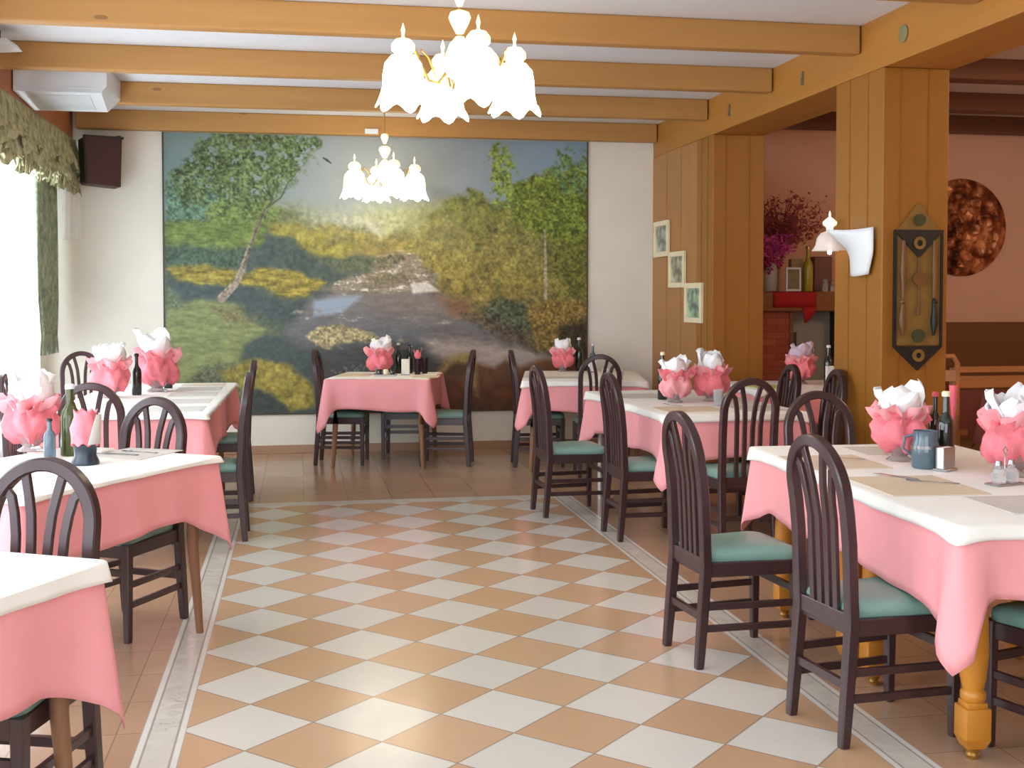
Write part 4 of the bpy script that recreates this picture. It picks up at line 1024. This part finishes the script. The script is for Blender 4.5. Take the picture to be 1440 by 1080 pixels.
def spray(name, c, col, n, seed, spread, up, size):
    R = random.Random(seed); m = MB()
    for k in range(n):
        th = R.uniform(0, 6.28); ln = R.uniform(.5, 1); e = Vector((math.cos(th)*spread[0]*R.uniform(.1, 1), math.sin(th)*spread[1]*R.uniform(.1, 1), up*ln))
        p0 = Vector(c); mid = p0+e*.55+Vector((0, 0, .05)); p1 = p0+e+Vector((e.x*.3, e.y*.3, -.03))
        m.tube([p0, mid, p1], [.003, .002, .001], 4, ref=(1, 0, 0))
        for j in range(9):
            f = R.uniform(.45, 1.05); q = p0.lerp(p1, f)+Vector((R.gauss(0, .025), R.gauss(0, .02), R.gauss(0, .025)))
            s = size*R.uniform(.6, 1.4); u = Vector((R.gauss(0, 1), R.gauss(0, 1), R.gauss(0, 1))).normalized(); w = u.orthogonal().normalized()
            m.rings([[q-u*s-w*.001, q-u*s+w*.001], [q-w*s*.45, q+w*s*.45], [q+u*s-w*.001, q+u*s+w*.001]], False, False, False)
    o = m.build(name, col, b, smooth=0); o.modifiers.new('thick', 'SOLIDIFY').thickness = .002; return o
spray('russet_sprays', (.04, 0, .34), plain('russet', (164, 76, 78), .8, .25, 30), 120, 1, (.42, .25), .66, .024)
spray('magenta_blooms', (-.1, -.04, .30), plain('magenta', (214, 84, 160), .7, .3, 30), 60, 2, (.22, .16), .3, .03)
spray('hanging_blooms', (-.14, -.02, .46), plain('magenta_dark', (186, 60, 110), .7, .3, 30), 40, 5, (.16, .1), -.24, .028)
t = thing('framed_photo', 'pale framed picture standing on the mantel under the flowers', 'picture', (4.86, 6.91, zt), .1)
m = MB()
for s in (-1, 1): m.box((s*.075, 0, .12), (.02, .02, .24)); m.box((0, 0, .12+s*.11), (.13, .0199, .02))
m.build('frame', M['white'], t, smooth=0)
MB().box((0, .004, .12), (.135, .008, .205)).build('picture_print', plain('print_green', (120, 118, 84), .4, .3, 14), t, smooth=0)
tag(MB().span((0, 0, 0), (.13, .08, .33), bev=.008).build('beige_box', plain('beige_box', (176, 154, 100), .6), loc=(4.93, 7.12, zt), smooth=0), 'beige box standing on the mantel behind the flowers', 'box')
bottle(5.06, 7.0, .46, .05, 'tall yellow green bottle on the mantel beside the flowers', NT('yellow_glass').set(Base_Color=lin(176, 160, 50), Roughness=.2).m, M['brass'], z=zt)
tag(MB().span((0, 0, 0), (.2, .14, .36), bev=.01).build('mauve_box', plain('mauve_box', (128, 86, 76), .6), loc=(5.22, 7.2, zt), smooth=0), 'brownish box at the right end of the mantel', 'box')
for k, (x, h) in enumerate(((5.24, .12), (5.33, .09), (5.42, .13))):
    o = MB().lathe([(.001, 0), (.03, 0), (.035, h*.6), (.02, h*.8), (.026, h), (.001, h)], 16, caps=False).build('glass_jar', M['clear'], loc=(x, 6.98, zt))
    tag(o, ['small glass jar left of the three at the right end of the mantel', 'lowest glass jar in the middle of three on the mantel', 'glass jar at the far right end of the mantel'][k], 'jar', 'glass jars on the mantel')

# wooden booth and furniture past the pillar
bo = thing('wooden_bench', 'light wooden bench back beyond the big pillar at the right edge', 'bench', (6.4, 4.9, 0))
hw_ = wood('bench_wood', (190, 128, 78), 0, .45)
MB().box((0, 0, .925), (1.9, .05, .05), bev=.006).build('top_rail', hw_, bo, smooth=0)
MB().box((0, .005, .82), (1.84, .03, .1)).build('back_rail', hw_, bo, smooth=0)
MB().box((0, .01, .55), (1.84, .03, .4)).build('back_panel', plain('rust_cushion', (124, 64, 54), .7), bo, smooth=0)
MB().box((0, .24, .42), (1.88, .44, .06), bev=.01).build('seat', hw_, bo, smooth=0)
for x in (-.94, .94): MB().box((x, .02, .47), (.06, .07, .94), bev=.006).build('leg', hw_, bo, smooth=0)
for x in (-.94, .94): MB().box((x, .42, .2), (.05, .05, .4), bev=.006).build('leg', hw_, bo, smooth=0)
tt = thing('side_table', 'table with a rust coloured cloth beyond the big pillar at the right edge', 'table', (6.0, 3.9, 0))
MB().box((0, 0, .74), (1.3, .8, .04)).build('tabletop', hw_, tt, smooth=0)
for sx in (-1, 1):
    for sy in (-1, 1): MB().box((sx*.58, sy*.34, .36), (.05, .05, .72)).build('leg', hw_, tt, smooth=0)
cloth('tablecloth', 'rust coloured cloth on the table beyond the big pillar', 'tablecloth', (6.0, 3.9), 0, 1.312, .812, .765, .34, .42, .008, .005, 31, plain('rust_cloth', (140, 76, 66), .85), 'cloths in the right room')
cs = thing('side_chair', 'light wooden chair back just right of the big pillar', 'chair', (5.17, 4.56, 0))
MB().tube([(-.1, 0, .45), (-.1, 0, 1.0), (-.06, 0, 1.06), (.06, 0, 1.06), (.1, 0, 1.0), (.1, 0, .45)], .022, 10, ref=(0, 1, 0)).build('back_frame', hw_, cs)
MB().box((0, 0, .9), (.17, .02, .09)).build('back_slat', plain('pale_slat', (196, 150, 118), .5), cs, smooth=0)
MB().box((0, .2, .43), (.4, .42, .05), bev=.01).build('seat', hw_, cs, smooth=0)
for sx in (-.1, .1): MB().box((sx, 0, .225), (.04, .04, .45)).build('leg', hw_, cs, smooth=0)
for sx in (-.17, .17): MB().box((sx, .36, .2), (.04, .04, .41)).build('leg', hw_, cs, smooth=0)

# ------------------------------------------------------------------ light
w = bpy.data.worlds.new('World'); sc.world = w; w.use_nodes = True
w.node_tree.nodes['Background'].inputs[0].default_value = (.84, .94, 1.04, 1)
w.node_tree.nodes['Background'].inputs[1].default_value = 6.6
def portal(loc, rot, sx, sy):
    l = bpy.data.lights.new('window_portal', 'AREA'); l.shape = 'RECTANGLE'; l.size, l.size_y = sx, sy; l.cycles.is_portal = True
    o = bpy.data.objects.new('window_portal', l); COL.objects.link(o); o.location = loc; o.rotation_euler = rot
for y0, y1 in wins: portal((XLW-.19, (y0+y1)/2, (WZ0+WZ1)/2), (0, -PI/2, 0), WZ1-WZ0, y1-y0)
portal(((fx0+fx1)/2, YN-.19, (fz0+fz1)/2), (PI/2, 0, 0), fx1-fx0, fz1-fz0)
# added lamp with a point light, out of frame, to brighten the right room
t = thing('added_lamp', 'added round lamp out of view, brightening the right room', 'ceiling light', (6.6, 1.2, 3.47))
MB().lathe([(.001, -.1), (.12, -.09), (.18, -.04), (.19, 0), (.001, 0)], 28, caps=False).build('added_lamp_glass', emit('added_warm_lamp', (255, 214, 160), 4), t)
l = bpy.data.lights.new('added_lamp_light', 'POINT'); l.energy = 100; l.color = (1, .76, .5); l.shadow_soft_size = .18
o = bpy.data.objects.new('added_lamp_light', l); COL.objects.link(o); o.parent = t; o.location = (0, 0, -.32)

# ------------------------------------------------------------------ camera
cam = bpy.data.cameras.new('camera'); co = bpy.data.objects.new('camera', cam); COL.objects.link(co)
cam.sensor_width = 36; cam.lens = 1655.94/1440*36; cam.shift_y = -(540-473.28)/1440
co.location = (-.0383, -4.2922, 1.5448); co.rotation_euler = (PI/2-.0336, 0, -.1781)
cam.clip_start = .05; sc.camera = co
sc.view_settings.view_transform = 'Standard'; sc.view_settings.look = 'None'; sc.view_settings.gamma = 1; sc.view_settings.use_curve_mapping = False
sc.view_settings.exposure = 0
